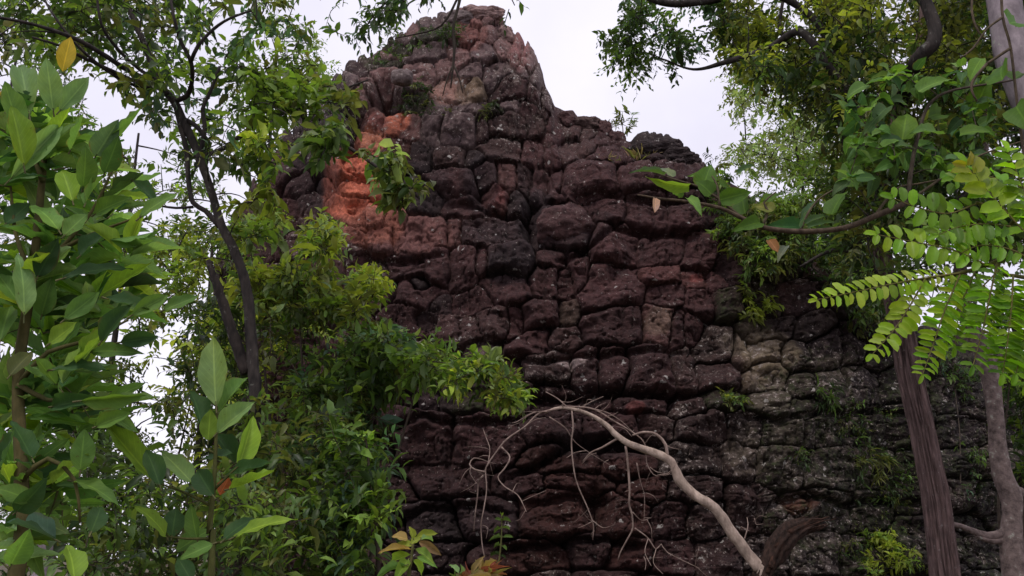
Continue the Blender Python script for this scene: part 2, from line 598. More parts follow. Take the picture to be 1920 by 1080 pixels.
# traced blocks of the face: centre, half width, half height (photo px) and kind of surface
B = """905 33 42 16 p;858 44 34 15 g;876 70 26 26 R;922 62 20 24 p;912 102 34 26 g;862 106 24 22 p;945 92 17 34 p;968 106 18 36 P;992 124 20 30 p;1008 150 15 30 g
800 72 36 18 k;744 92 34 14 k;800 102 44 20 g;832 124 24 22 p;792 134 30 22 p;708 124 42 16 k;722 146 36 20 P;688 158 24 16 p;676 172 14 18 p;757 163 22 15 g;778 190 24 18 k
850 170 38 27 Y;882 176 18 24 y;884 132 26 18 g;936 134 32 24 g;984 138 18 18 g;966 162 36 22 m;1006 168 18 26 m;1026 186 12 20 m;960 192 20 15 g;996 200 22 16 m;1018 206 14 16 m
820 206 22 20 g;880 206 36 15 g;922 206 22 12 k;706 232 20 22 r;742 230 22 22 O;775 240 24 24 b;806 242 20 30 g;858 248 36 22 g;905 246 14 18 m;962 228 40 20 l;1004 226 20 22 l
1036 234 20 40 m;1074 230 24 22 l;1106 240 22 18 l;1134 254 24 20 m;700 268 20 24 O;740 280 24 22 r;792 296 26 24 d;842 300 36 19 l;896 300 18 15 d;946 284 38 24 l;1000 286 24 24 m
1034 292 20 32 m;1066 278 24 24 l;1100 280 22 16 l;1150 292 40 18 m;1234 284 42 20 d;1278 302 20 16 d;664 326 30 22 O;720 330 22 22 r;666 360 34 20 O;716 362 18 24 O;842 342 46 24 m;790 372 36 32 d
920 326 22 22 m;952 330 22 32 b;986 330 16 30 d;1020 340 18 36 m;1044 352 16 46 m;1108 340 62 30 m;1196 340 44 26 m;1262 334 44 26 m;658 394 34 18 O;702 404 22 20 b;730 412 12 22 b;934 366 24 26 r
872 392 36 20 m;972 376 20 26 d;750 428 14 32 b;800 442 42 34 b;852 432 16 34 b;712 444 20 24 b;920 440 66 30 d;1058 434 56 44 m;1132 396 34 38 m;1216 400 40 36 m;1272 400 34 36 m
768 496 22 20 m;816 498 26 42 m;786 540 22 26 d;864 506 26 40 m;900 494 12 24 m;962 494 46 36 d;1152 464 50 38 m;1236 468 44 32 m;1312 484 36 34 m;1030 492 28 24 m;1084 512 24 34 m;1368 500 30 36 d
826 566 26 20 d;884 562 42 22 m;946 548 46 26 m;1012 534 32 30 m;1056 536 18 28 m;1146 542 54 42 m;1234 524 36 18 R2;1246 562 32 22 m;1306 524 32 18 R2;1348 528 22 20 m;1310 572 34 24 m;1368 574 28 26 k
800 606 28 18 d;1012 590 38 24 m;1058 590 22 24 y2;856 616 44 28 l;924 606 24 26 l;964 614 16 30 m;1144 622 52 28 m;1228 620 28 30 b;1266 622 16 28 m;1296 622 18 26 m
908 656 30 18 g;996 648 42 26 m;1056 640 32 22 l;1338 650 44 30 L;1392 660 20 32 y2;1432 656 42 30 Y2;1492 668 28 30 k;1548 650 38 36 d;1600 640 30 40 d;1650 660 30 40 d
952 700 34 26 m;1026 692 42 28 l;1100 704 24 36 m;1146 700 36 32 m;1216 702 46 40 m;1284 692 24 40 l;1344 702 44 30 l;1438 708 44 30 Y2;1500 722 26 24 k;1556 728 34 32 d;1618 726 36 36 d;1680 720 40 40 d
790 744 46 32 d;872 746 46 28 k;958 756 44 26 m;1040 758 48 22 m;1350 748 32 20 k;1440 758 40 22 k;1110 768 44 20 m;1196 768 50 20 m;1280 768 36 22 l;1500 770 30 22 k
800 832 62 46 m;905 832 62 44 m;1040 808 54 26 m;1150 812 54 28 m;1226 810 40 30 l;1312 806 46 34 l;1396 806 38 32 L;1466 806 36 36 k;1540 810 40 34 k;1620 806 40 36 k;1690 800 40 40 d
1052 866 72 28 r;1180 864 54 32 r;1290 866 56 34 L;1384 868 36 32 L;1470 876 44 34 k;1556 884 42 36 k;1640 880 42 36 k
830 908 88 34 m;1090 906 60 16 r;970 906 46 26 m;1200 918 48 30 r;1300 920 46 30 l
800 984 62 36 d;908 968 62 34 m;1046 966 66 38 r;1166 964 46 44 r;1256 976 42 34 m;1326 976 36 34 l;1400 950 40 40 l;1496 944 22 18 R;1468 972 34 26 L;1556 954 40 34 k;1636 954 40 40 k;1700 900 40 60 d
800 1042 84 32 d;960 1044 92 24 r;1110 1036 36 26 m;1180 1040 40 28 r;1264 1040 44 30 m;1350 1044 44 32 l;1440 1040 44 34 L;1530 1036 44 40 L;1620 1034 44 40 k;1710 1030 44 54 d
672 138 18 14 d;700 113 22 11 g;726 103 22 11 p;750 84 20 11 g;778 68 22 12 p;812 50 22 12 g;662 156 14 16 g;640 178 16 22 d;606 214 18 26 d;580 262 20 26 d;552 300 20 26 d;600 300 30 30 d;620 250 26 26 d;560 350 36 22 m;612 352 24 22 d"""
blocks = []
for ln in B.split("\n"):
    for it in ln.split(";"):
        q = it.split()
        blocks.append((float(q[0]), float(q[1]), float(q[2]), float(q[3]), q[4]))
# courses hidden by leaves or outside the traced part
brng = np.random.default_rng(5)
for (x0, x1, y0, y1, kind) in ((260, 640, 300, 760, 'm'), (260, 720, 760, 1300, 'm'), (720, 1740, 1085, 1300, 'm'), (1745, 2200, 640, 1300, 'd'), (1390, 1700, 420, 600, 'k'), (640, 760, 480, 760, 'm')):
    y = y0
    while y < y1:
        hy = brng.uniform(22, 38)
        x = x0
        while x < x1:
            wx = brng.uniform(26, 60)
            blocks.append((x + wx, y + hy + brng.normal() * 6, wx * .95, hy * .92, kind if brng.random() > .25 else 'l'))
            x += 2 * wx
        y += 2 * hy
NB = len(blocks)
bc = np.array([b[:4] for b in blocks], np.float32)
TAGC = {'p': (.27, .18, .165), 'P': (.26, .165, .15), 'g': (.17, .135, .13), 'R': (.16, .09, .08), 'k': (.038, .035, .023), 'Y': (.24, .165, .13),
        'y': (.20, .165, .105), 'm': (.072, .036, .035), 'l': (.076, .047, .042), 'L': (.056, .039, .032), 'r': (.088, .036, .028), 'O': (.32, .11, .062), 'b': (.17, .092, .08),
        'd': (.031, .021, .021), 'R2': (.15, .07, .062), 'y2': (.11, .085, .06), 'Y2': (.22, .20, .125)}  # dark 'd' blocks on the right carry painted canopy shade
TAGL = {'p': .35, 'P': .3, 'g': .55, 'l': .75, 'L': 1.0, 'Y2': .9, 'k': .35, 'y': .3, 'm': .25, 'd': .12, 'b': .12, 'O': 0.0, 'R': .1, 'r': .12, 'Y': .1, 'R2': .4, 'y2': .35}
TAGM = {'k': .62, 'Y2': .22, 'y': .1, 'L': .2, 'l': .08, 'd': .12, 'y2': .2}

pxs = np.linspace(402, 2180, 850)
Sx = np.interp(pxs, SIL[:, 0], SIL[:, 1])
Sx = Sx + 5 * fbm(xyz(pxs / 22.0, 0.3), 3, 21)
nf, ncap = 540, 46
tt = np.linspace(0, 1, nf)
PX = np.repeat(pxs[:, None], nf, 1)
PY = 1290 + (Sx[:, None] - 1290) * tt[None, :]


def rock_surface(PX, PY, S):
    """depth, displacement and colours of the face at photo pixel (PX, PY)"""
    shp = PX.shape
    wx = PX + 12 * fbm(xyz(PX / 75., PY / 75., 1.7), 3, 31) + 4.5 * fbm(xyz(PX / 28., PY / 28., 4.), 3, 32, .6)
    wy = PY + 11 * fbm(xyz(PX / 85., PY / 60., 7.1), 3, 33) + 4 * fbm(xyz(PX / 26., PY / 24., 9.), 3, 34, .6)
    fx, fy = wx.ravel().astype(np.float32), wy.ravel().astype(np.float32)
    n = fx.size
    d1 = np.full(n, 9., np.float32); d2 = np.full(n, 9., np.float32); idx = np.zeros(n, np.int32)
    for k in range(NB):
        cx, cy, rx, ry = bc[k]
        sel = np.nonzero((np.abs(fx - cx) < 4.2 * rx + 30) & (np.abs(fy - cy) < 4.2 * ry + 30))[0]
        if not len(sel):
            continue
        d = (np.abs((fx[sel] - cx) / rx) ** 2.7 + np.abs((fy[sel] - cy) / ry) ** 2.7) ** (1 / 2.7)
        a, b = d1[sel], d2[sel]
        near = d < a
        d2[sel] = np.where(near, a, np.minimum(b, d))
        d1[sel] = np.where(near, d, a)
        idx[sel] = np.where(near, k, idx[sel])
    d1, d2, idx = d1.reshape(shp), d2.reshape(shp), idx.reshape(shp)
    e = np.clip(d2 - d1, 0, 3)
    r0 = np.random.default_rng(11)
    off = r0.normal(0, 0.042, NB); rv = r0.normal(0, 1, NB); tx = r0.normal(0, .05, NB); ty = r0.normal(0, .05, NB)
    size = np.sqrt(bc[:, 2] * bc[:, 3])
    A = np.clip(0.0038 * size, .07, .19) * (1 + .2 * rv)
    U = (PX - bc[idx, 0]) / bc[idx, 2]
    V = (PY - bc[idx, 1]) / bc[idx, 3]
    # bedding planes open deep, upright joints mostly stay tight; both fade in and out along their length
    upright = sstep(.9, 1.25, np.abs(U) / np.maximum(np.abs(V), .05))
    opening = np.clip(.78 + 1.7 * fbm(xyz(PX / 85., PY / 55., 41.), 3, 55), 0.16, 1.45)
    h = A[idx] * opening * (1 - np.exp(-e * 5.5)) * 1.25 - 0.030 * np.minimum(d1, 2) ** 2 * opening + off[idx] + tx[idx] * U + ty[idx] * V
    h -= (.06 + 0.12 * opening) * (1 - .45 * upright) * np.exp(-(e / .055) ** 2)
    h -= 0.26 * sstep(1.15, 1.8, d1)
    h += 0.06 * opening * sstep(.1, .9, V)
    # broken, chipped faces: ridged noise and finer joints
    rid = 1 - np.abs(fbm(xyz(PX / 34., PY / 24., 2.), 4, 51, .6))
    # split faces: flat facets at random tilts
    gx_, gy_ = PX / 27. + .35 * fbm(xyz(PX / 20., PY / 20., 71.), 2, 71), PY / 21. + .35 * fbm(xyz(PX / 20., PY / 20., 72.), 2, 72)
    best = np.full(shp, 9.); fac = np.zeros(shp)
    for ax in (-1, 0, 1):
        for ay in (-1, 0, 1):
            ix, iy = np.floor(gx_) + ax, np.floor(gy_) + ay
            qx = ix + .5 + .42 * _hash(ix, iy, ix * 0, 81); qy = iy + .5 + .42 * _hash(ix, iy, ix * 0, 82)
            dd = (gx_ - qx) ** 2 + (gy_ - qy) ** 2
            pl_ = _hash(ix, iy, ix * 0, 83) * (gx_ - qx) + _hash(ix, iy, ix * 0, 84) * (gy_ - qy) + .45 * _hash(ix, iy, ix * 0, 85)
            fac = np.where(dd < best, pl_, fac); best = np.minimum(best, dd)
    h += 0.045 * fac * sstep(.02, .25, e)
    h += 0.09 * (rid - .8) + 0.045 * fbm(xyz(PX / 15., PY / 11., 5.), 4, 52, .62) + .30 * fbm(xyz(PX / 170., PY / 110., 8.), 3, 53)
    h += 0.026 * fbm(xyz(PX / 5.5, PY / 4.2, 3.3), 3, 58, .6) + .03 * (1 - np.abs(fbm(xyz(PX / 40., PY / 7., 6.1), 3, 59, .6)) - .8)
    jn = np.abs(fbm(xyz(PX / 60., PY / 34., 13.), 3, 54))
    h -= 0.07 * np.exp(-(jn / .028) ** 2)
    jv = np.abs(fbm(xyz(PX / 30., PY / 120., 17.), 3, 56))
    h -= 0.05 * np.exp(-(jv / .03) ** 2)
    # long bedding ledges: the bed above juts out, a dark slot below it
    for led, dp in (([(735, 800), (800, 786), (850, 796), (905, 788), (980, 786)], .22), ([(740, 980), (800, 955), (880, 945), (960, 962)], .22), ([(960, 892), (1010, 868), (1070, 836), (1140, 822), (1210, 838), (1260, 852)], .34),
                    ([(930, 1032), (1010, 1018), (1110, 1010), (1200, 1024)], .26), ([(1000, 944), (1060, 928), (1130, 934)], .2), ([(960, 742), (1060, 748), (1160, 742), (1300, 746)], .26), ([(960, 672), (1010, 682), (1080, 672), (1180, 664), (1290, 660)], .2),
                    ([(1440, 940), (1500, 925), (1560, 938), (1660, 934), (1740, 938)], .24), ([(1380, 780), (1460, 786), (1600, 770), (1700, 775)], .2), ([(860, 376), (930, 396), (980, 408)], .2), ([(1080, 366), (1150, 362), (1220, 374), (1320, 372)], .22), ([(1040, 500), (1110, 470), (1150, 430), (1300, 440)], .2), ([(700, 476), (770, 482), (830, 476)], .16)):
        led = np.array(led, float)
        inside = (PX > led[0, 0] - 25) & (PX < led[-1, 0] + 25)
        ly = np.interp(PX, led[:, 0], led[:, 1]) + 5 * fbm(xyz(PX / 25., 2.2, led[0, 0]), 2, 57)
        fade = np.where(inside, sstep(led[0, 0] - 25, led[0, 0] + 25, PX) * sstep(led[-1, 0] + 25, led[-1, 0] - 25, PX), 0)
        dyv = PY - ly
        h += fade * dp * (.55 * np.exp(-np.maximum(-dyv, 0) / 22.) * (dyv < 0) - np.exp(-(dyv - 5) ** 2 / 60.))
    # hollow under the left summit, gully in the middle
    hol = np.exp(-(((PX - 728) / 26) ** 2 + ((PY - 180) / 32) ** 2) ** 2) * (np.exp(-(((PX - 757) / 24) ** 2 + ((PY - 163) / 16) ** 2) ** 2) * -1 + 1)
    h -= 0.6 * hol
    h -= 0.45 * np.exp(-(((PX - 1000 - (PY - 440) * .0) / 20) ** 2 + ((PY - 425) / 48) ** 2) ** 2)
    h -= 0.32 * np.exp(-(((PX - 905) / 18) ** 2 + ((PY - 352) / 34) ** 2) ** 2)
    h -= 0.35 * np.exp(-(((PX - 1140) / 90) ** 2 + ((PY - 836) / 14) ** 2) ** 2)
    h -= 0.4 * np.exp(-(((PX - 1120) / 26) ** 2 + ((PY - 960) / 50) ** 2) ** 2)
    # big shape: the face leans back, the shoulders turn away
    w = (1080 - PY) / 1060.
    Y = 13.2 + 2.9 * w + 0.5 * w ** 2
    s = np.maximum(PY - S, 0)
    Y += 0.9 * np.exp(-s / 26.)
    Y += 1.6 * sstep(655, 590, PX) + 3.5 * sstep(520, 400, PX)
    Y += 0.9 * sstep(1480, 1700, PX) + 3.0 * sstep(1700, 2150, PX)
    Y += 0.45 * sstep(1030, 1060, PX) * sstep(330, 240, PY)
    Y -= 0.5 * np.exp(-((PX - 1240) / 260) ** 2) * sstep(560, 900, PY)
    Y += 0.5 * sstep(960, 760, PX) * sstep(640, 760, PY)
    # colours of the stone, with canopy shade painted in at foot and right
    tc_ = np.array([TAGC[b[4]] for b in blocks]); tl = np.array([TAGL[b[4]] for b in blocks]); tm = np.array([TAGM.get(b[4], 0) for b in blocks])
    bright = np.exp(.10 * np.random.default_rng(13).normal(size=NB))
    C = tc_[idx] * bright[idx][..., None]
    L = tl[idx].copy(); M = tm[idx].copy()
    nb = fbm(xyz(PX / 60., PY / 60., 3.), 4, 61)
    na = sstep(-.35, .45, fbm(xyz(PX / 130., PY / 90., 23.), 4, 62, .6))[..., None]
    C0 = np.array((.024, .015, .014)) * (1 - na) + np.array((.096, .050, .048)) * na      # the weathering ignores the joints
    low = sstep(500, 900, PY)      # cliff foot painted darker, standing in for canopy shade
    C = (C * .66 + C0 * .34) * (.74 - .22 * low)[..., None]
    L = .6 * L + .22 * sstep(-.35, -.95, V) + .30 * sstep(-.1, .5, fbm(xyz(PX / 80., PY / 80., 29.), 4, 63)); M = M * .75
    def stain(cx, cy, rx, ry, col, amt, l=None, mo=None):
        nonlocal C, L, M
        q = ((PX - cx) / rx) ** 2 + ((PY - cy) / ry) ** 2
        k = amt * sstep(1.25, .55, q + .7 * nb)
        C = C * (1 - k[..., None]) + np.array(col) * k[..., None]
        if l is not None: L = L * (1 - k) + l * k
        if mo is not None: M = M * (1 - k) + mo * k
    O = (.46, .15, .085)
    stain(668, 350, 56, 68, O, .95, 0, 0)
    stain(700, 268, 26, 30, (.34, .15, .085), .8, 0, 0)
    stain(742, 228, 26, 22, (.36, .125, .07), .9, 0, 0)
    stain(712, 232, 22, 20, (.20, .085, .07), .7, .1, 0)
    stain(668, 395, 56, 26, O, .9, 0, 0)
    stain(720, 410, 40, 30, (.28, .125, .095), .7, 0, 0)
    stain(790, 440, 62, 36, (.185, .098, .085), .6, .12, 0)
    stain(690, 430, 60, 36, (.25, .11, .075), .8, 0, 0)
    stain(880, 68, 30, 30, (.19, .085, .068), .55, .3, 0)
    stain(975, 100, 24, 44, (.26, .13, .12), .7, .2, 0)
    stain(835, 176, 24, 26, (.27, .17, .135), .7, .2, 0)
    stain(875, 178, 24, 22, (.20, .16, .11), .6, .3, .05)
    stain(930, 368, 26, 24, (.13, .05, .045), .7, .2, 0)
    stain(1228, 612, 26, 30, (.15, .115, .085), .7, .3, 0)
    stain(1305, 524, 16, 10, (.24, .08, .07), .7, .1, 0)
    stain(1185, 775, 18, 12, (.14, .05, .045), .6, .2, 0)
    stain(1496, 946, 30, 18, (.20, .10, .07), .9, .1, 0)
    stain(1440, 670, 50, 50, (.26, .235, .15), .7, .8, .1)
    for (cx, cy, rx, ry, a) in ((1440, 745, 46, 34, .5), (1400, 640, 50, 30, .4), (1395, 850, 40, 50, .35), (1470, 830, 36, 46, .35), (1510, 900, 50, 30, .3), (1560, 690, 40, 24, .3)):
        stain(cx, cy, rx, ry, (.17, .165, .115), a, .95, .25)
    stain(1070, 688, 28, 12, (.40, .36, .34), .7, .8, 0)
    # black patches, several over the carved recesses and the right flank
    for (cx, cy, rx, ry, a) in ((905, 350, 30, 60, .7), (960, 505, 50, 40, .7), (1000, 420, 36, 60, .8), (1060, 460, 60, 22, .5), (800, 350, 40, 50, .5), (930, 440, 70, 24, .5),
                                (590, 330, 60, 70, .7), (800, 760, 60, 40, .5), (850, 990, 130, 60, .5), (1140, 840, 110, 24, .6), (1560, 600, 120, 70, .6), (1700, 760, 120, 160, .5)):
        stain(cx, cy, rx, ry, (.030, .024, .026), a * .8, .2, 0)
    mz = sstep(1330, 1480, PX + 60 * nb) * sstep(560, 680, PY)
    M = np.maximum(M, (.43 + .12 * nb) * mz)
    C = C * (1 - .38 * mz)[..., None]  # right flank darkened in colour, in place of shade from the canopy
    L = np.maximum(L, .72 * mz * sstep(1720, 1600, PX))
    L = np.maximum(L, .55 * sstep(1150, 1300, PX) * sstep(600, 700, PY))
    L = np.maximum(L, (.62 + .3 * nb) * sstep(420, 200, PY))
    L = np.maximum(L, .27 + .35 * nb)
    C = C * np.array([1.06, .92, .93])
    M = np.maximum(M, .16 * np.exp(-(((PX - 760) / 90) ** 2 + ((PY - 100) / 45) ** 2)))
    return Y, h, C, np.clip(L, 0, 1.2), np.clip(M, 0, 1), s


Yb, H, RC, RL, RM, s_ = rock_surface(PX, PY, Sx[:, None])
base = P(PX, PY, Yb)
topw = np.exp(-s_ / 11.)[..., None]
ddir = unit(np.array([0, -1.0, .12]) * (1 - topw) + np.array([0, -.55, .35]) * topw)
H = H * (1 - topw[..., 0]) + (np.maximum(H, -.12) + .13) * topw[..., 0]
front = base + ddir * H[..., None]
edge = front[:, -1, :]
q = np.linspace(0, 1, ncap + 1)[1:]
cap = edge[:, None, :] + np.stack(np.broadcast_arrays(0 * q, 7.0 * q ** 1.3, 0 * q), -1)[None]
zdrop = (edge[:, None, 2] - 0.2) * (q[None] ** 2.4)
cap[..., 2] -= zdrop + 0.15 * q
cap[..., 2] += (.25 * fbm(cap[..., [0, 1, 2]] * 1.1, 3, 71) - .1) * np.minimum(q * 6, 1)[None]
allv = np.concatenate([front, cap], 1)
nr = nf + ncap
CC = np.concatenate([RC, np.repeat(RC[:, -1:, :], ncap, 1)], 1)
LL = np.concatenate([RL, np.repeat(RL[:, -1:], ncap, 1)], 1)
MM = np.concatenate([RM, np.repeat(RM[:, -1:], ncap, 1)], 1)
rk = MB()
i0 = np.arange(len(pxs) - 1)[:, None] * nr
j0 = np.arange(nr - 1)[None, :]
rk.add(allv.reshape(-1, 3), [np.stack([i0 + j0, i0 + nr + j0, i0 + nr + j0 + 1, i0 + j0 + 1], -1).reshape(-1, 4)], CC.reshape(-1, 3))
rock_base = np.array([1.6, 14.5, 0.0])
rock = empty("rock_outcrop", rock_base, "huge dark red-brown jointed rock outcrop rising to a peak against the sky", "rock")
rk.build("rock_face", M_ROCK, rock, attrs={'lichen': LL, 'moss': MM}, origin=rock_base)

# surface depth lookup for things that stand on the rock
depth_front = front[..., 1]


def rock_at(px, py):
    i = int(np.clip(round((px - pxs[0]) / (pxs[1] - pxs[0])), 0, len(pxs) - 1))
    j = int(np.clip(round((1290 - py) / (1290 - Sx[i]) * (nf - 1)), 0, nf - 1))
    return front[i, j].copy()


def boulder(px, py, rx, ry, kind, push, seed, li=.4, mo=.05, jag=.22):
    c = rock_at(px, py)
    sc = c[1] / FPX / .93
    nu, nv_ = 90, 60
    u = np.linspace(0, 2 * math.pi, nu, endpoint=False)
    v = np.linspace(-math.pi / 2, math.pi / 2, nv_)
    Ug, Vg = np.meshgrid(u, v, indexing='ij')
    d = np.stack([np.cos(Ug) * np.cos(Vg), np.sin(Ug) * np.cos(Vg), np.sin(Vg)], -1)
    rr = (np.abs(d) ** 2.8).sum(-1) ** (-1 / 2.8)
    rr = rr * (1 + jag * fbm(d * 1.7 + seed, 3, seed) + .10 * (.8 - np.abs(fbm(d * 4 + seed, 3, seed + 5))))
    pts = d * rr[..., None] * np.array([rx * sc, min(rx, ry) * sc * 1.0, ry * sc]) + c + np.array([0, -push, 0])
    b = MB()
    i = np.arange(nu)[:, None]; j = np.arange(nv_ - 1)[None, :]
    k = (i + 1) % nu
    b.add(pts.reshape(-1, 3), [np.stack([i * nv_ + j, k * nv_ + j, k * nv_ + j + 1, i * nv_ + j + 1], -1).reshape(-1, 4)], np.array(TAGC[kind]))
    o = b.build("boulder", M_ROCK, rock, attrs={'lichen': np.full(nu * nv_, li), 'moss': np.full(nu * nv_, mo)}, origin=rock_base)
    return o


o = boulder(1058, 432, 48, 36, 'm', -.16, 3, .5, .0, .26); o['label'] = "rounded dark boulder with lichen on top, wedged mid face"
o = boulder(757, 164, 20, 14, 'g', .30, 4, .6, .05, .2); o['label'] = "small grey boulder in the hollow below the summit"
for (bx, by, brx, bry, kk, sd_) in ((1238, 285, 38, 18, 'd', 9), (1208, 288, 28, 14, 'd', 10), (1270, 298, 24, 15, 'd', 11), (1190, 284, 20, 12, 'm', 19), (1288, 310, 20, 12, 'd', 20), (1062, 222, 17, 17, 'm', 12), (1104, 236, 22, 14, 'l', 13), (1136, 246, 13, 16, 'm', 14), (1155, 264, 15, 14, 'm', 15), (906, 36, 34, 15, 'p', 16), (948, 66, 14, 18, 'p', 17), (860, 42, 26, 14, 'g', 18)):
    boulder(bx, by, brx, bry, kk, .0, sd_, .35, .05, .5)

# ------------------------------------------------------------------ vegetation builders
DK, MD, BR, YG, OL, BL = (.022, .042, .014), (.048, .088, .022), (.095, .160, .030), (.165, .215, .035), (.066, .082, .024), (.040, .082, .048)
LT = (.12, .17, .075)


def mpp(Y, py=620):
    """metres per photo pixel at distance Y"""
    return Y / FPX / (CP - (540.0 - np.asarray(py, float)) / FPX * SP)


def px_path(pts, Y):
    """[(px, py[, Y])] -> world points"""
    return np.array([P(p[0], p[1], p[2] if len(p) > 2 else Y) for p in pts])


def region(poly, y0, y1, n, hole=0.0, hs=90.0, seed=0):
    """n points filling the volume seen through a polygon of the photo between two distances, with gaps where a noise is low"""
    poly = [(float(a), float(b)) for a, b in poly]
    xs = [p[0] for p in poly]; ys = [p[1] for p in poly]
    out = []
    while sum(len(o) for o in out) < n:
        x = rng.uniform(min(xs), max(xs), 4 * n); y = rng.uniform(min(ys), max(ys), 4 * n)
        k = in_poly(x, y, poly)
        if hole:
            k &= fbm(xyz(x / hs, y / hs, seed), 3, 100 + seed) > hole
        if not k.any():
            continue
        out.append(P(x[k], y[k], rng.uniform(y0, y1, k.sum())))
    return np.concatenate(out)[:n]


def grow(mb, skel, centres, r0=0.008, sag=0.06, segs=4, col=None):
    """thin limbs from the nearest piece of the skeleton to every leaf cluster; grown limbs carry later ones"""
    nodes = np.asarray(skel, float)
    if len(centres) == 0:
        return
    d0 = np.min(np.linalg.norm(centres[:, None, :] - nodes[None], axis=2), axis=1)
    for k in np.argsort(d0):
        c = centres[k]
        d = np.linalg.norm(nodes - c, axis=1)
        below = np.where(nodes[:, 2] > c[2] + .15, d * 1.35, d)
        j = int(np.argmin(below))
        a = nodes[j]
        L = d[j]
        if L < 0.03:
            continue
        t = np.linspace(0, 1, 6)[:, None]
        mid = a + (c - a) * t + np.array([0, 0, 1.0]) * (sag * L * np.sin(math.pi * t)) + .05 * L * np.sin(math.pi * t) * rng.normal(size=3)
        r = r0 * (0.6 + 0.9 * min(L, 2.5)) * np.linspace(1, .35, 6)
        tube(mb, mid, r, segs, col, cap=False)
        nodes = np.vstack([nodes, mid[1:]])


def foliage(mbL, mbW, centres, n_twig=4, n_leaf=7, tw=0.35, ll=0.10, lw=0.36, cols=(MD,), tpl=T_MID, droop=0.35, spread=0.8, up=0.25, jit=.18, wood=True, lvar=.34, cjit=.20):
    cols = np.asarray(cols, float) * LEAF_K
    for c in centres:
        base = cols[rng.integers(0, len(cols))] * math.exp(cjit * rng.normal())
        nt_ = max(1, int(n_twig + rng.integers(-1, 2)))
        dirs = unit(rand_dirs(nt_) + np.array([0, 0, up]))
        for d in dirs:
            L = tw * rng.uniform(.6, 1.25)
            n = max(3, int(n_leaf * L / tw))
            t = np.linspace(.2, 1, n)
            path = c + d * (L * t)[:, None] + np.array([0, 0, -1]) * (.28 * L * t ** 2)[:, None]
            if wood:
                q = np.linspace(0, 1, 4)
                tube(mbW, c + d * (L * q)[:, None] + np.array([0, 0, -1]) * (.28 * L * q ** 2)[:, None], np.linspace(.0035, .0012, 4) * max(1, ll / .1), 3, (.8, .8, .8), cap=False)
            side = unit(np.cross(d, rng.normal(size=3)))
            sg = np.where(np.arange(n) % 2 == 0, 1.0, -1.0)[:, None]
            ld = unit(d * .6 + side * sg * spread + rng.normal(size=(n, 3)) * .28 + np.array([0, 0, -droop]))
            un = unit(np.array([0, 0, 1.0]) + rng.normal(size=(n, 3)) * .45)
            cl = np.clip(base * np.exp(jit * rng.normal(size=(n, 1))) * (1 + .05 * rng.normal(size=(n, 3))), .004, .8)
            le = ll * np.exp(lvar * rng.normal(size=n)) * np.linspace(1.05, .8, n)
            put_leaves(mbL, path, ld, un, le, le * lw * rng.uniform(.8, 1.2, n), cl, tpl)


def traced_leaves(mb, rows, Y, cols, tpl=T_LANCE, tilt=.5, dv=.10, stemmb=None, face=.75):
    """rows (base x, base y, tip x, tip y, width px[, colour[, Y]]): single leaves that can be told apart"""
    for r in rows:
        y = r[6] if len(r) > 6 else Y + rng.uniform(-.12, .12) * Y / 2.5
        a = P(r[0], r[1], y)
        b = P(r[2], r[3], y + rng.uniform(-dv, dv) * Y / 2.5)
        col = np.array(r[5] if len(r) > 5 and r[5] is not None else cols[rng.integers(0, len(cols))])
        col = np.minimum(col * np.exp(.12 * rng.normal()) * (LEAF_K if col.max() < .28 else 1) * .85, .8)
        L = np.linalg.norm(b - a)
        d = (b - a) / L
        view = unit(CAM - a)
        n = unit(view * face + np.array([0, 0, 1.0]) * tilt + rng.normal(size=3) * .28)
        n = n - d * (n @ d)
        put_leaves(mb, a[None], d[None], unit(n)[None], L, r[4] * mpp(y) * (.94 if tpl is T_LANCE_FLAT else .9 if tpl is T_HEART else 1.05), col[None], T_LANCES[rng.integers(0, 5)] if tpl is T_LANCE_FLAT and face < 2 else tpl)
        if stemmb is not None:
            e = a - d * L * .10
            tube(stemmb, np.array([e, a, a + d * L * .05]), [.0035, .003, .0025], 4, (1, 1, 1), cap=False)


def tree(name, label, cat, stems, crowns, bark=M_DARKBARK, leafm=M_LEAF, group=None, rough=.12, segs=10, limb_r=.008, furrow=None, root=None, crown_name="crown", limbs=True, sag=.06, limb_bark=None):
    """stems [(points3, radii)], first one starts at the foot; crowns [(centres, dict)]"""
    foot = stems[0][0][0] if stems else root
    o = empty(name, foot, label, cat, group)
    W, Lf = MB(), MB()
    skel = []
    merge = limb_bark is None
    for k, (pts, rad) in enumerate(stems):
        T = W if merge else MB()
        tube(T, pts, rad, segs if k == 0 else min(segs, 12), None, rough, 5 + k, furrow if k == 0 else None, step=.06 if (furrow is None or k) else .03)
        if not merge:
            T.build("trunk" if k == 0 else "limb", bark if k == 0 or limb_bark is None else limb_bark, o, origin=foot)
        skel.append(catmull(pts, .12))
    skel = np.concatenate(skel) if skel else np.asarray(root)[None]
    for centres, kw in crowns:
        if limbs:
            grow(W, skel, centres, limb_r, sag)
        foliage(Lf, W, centres, **kw)
    if W.n:
        W.build(("trunk" if cat == "tree" else "stem") if merge else "twigs", limb_bark or bark, o, origin=foot)
    if Lf.n:
        Lf.build(crown_name, leafm, o, origin=foot, smooth=True)
    return o


def foot_path(pts, Y, radii):
    """stem traced upward from its lowest visible point, carried down to the ground below it"""
    p = px_path(pts, Y)
    g0 = to_ground(p[0] + np.array([0, 0, 0]))
    m = .5 * (g0 + p[0]) + np.array([.02, .01, 0])
    r = np.array(radii, float) * mpp(np.array([q[2] if len(q) > 2 else Y for q in pts]), np.array([q[1] for q in pts]))
    return np.vstack([g0, m, p]), np.r_[r[0] * 1.35, r[0] * 1.1, r]


def px_stem(pts, Y, radii):
    return px_path(pts, Y), np.array(radii, float) * mpp(Y)


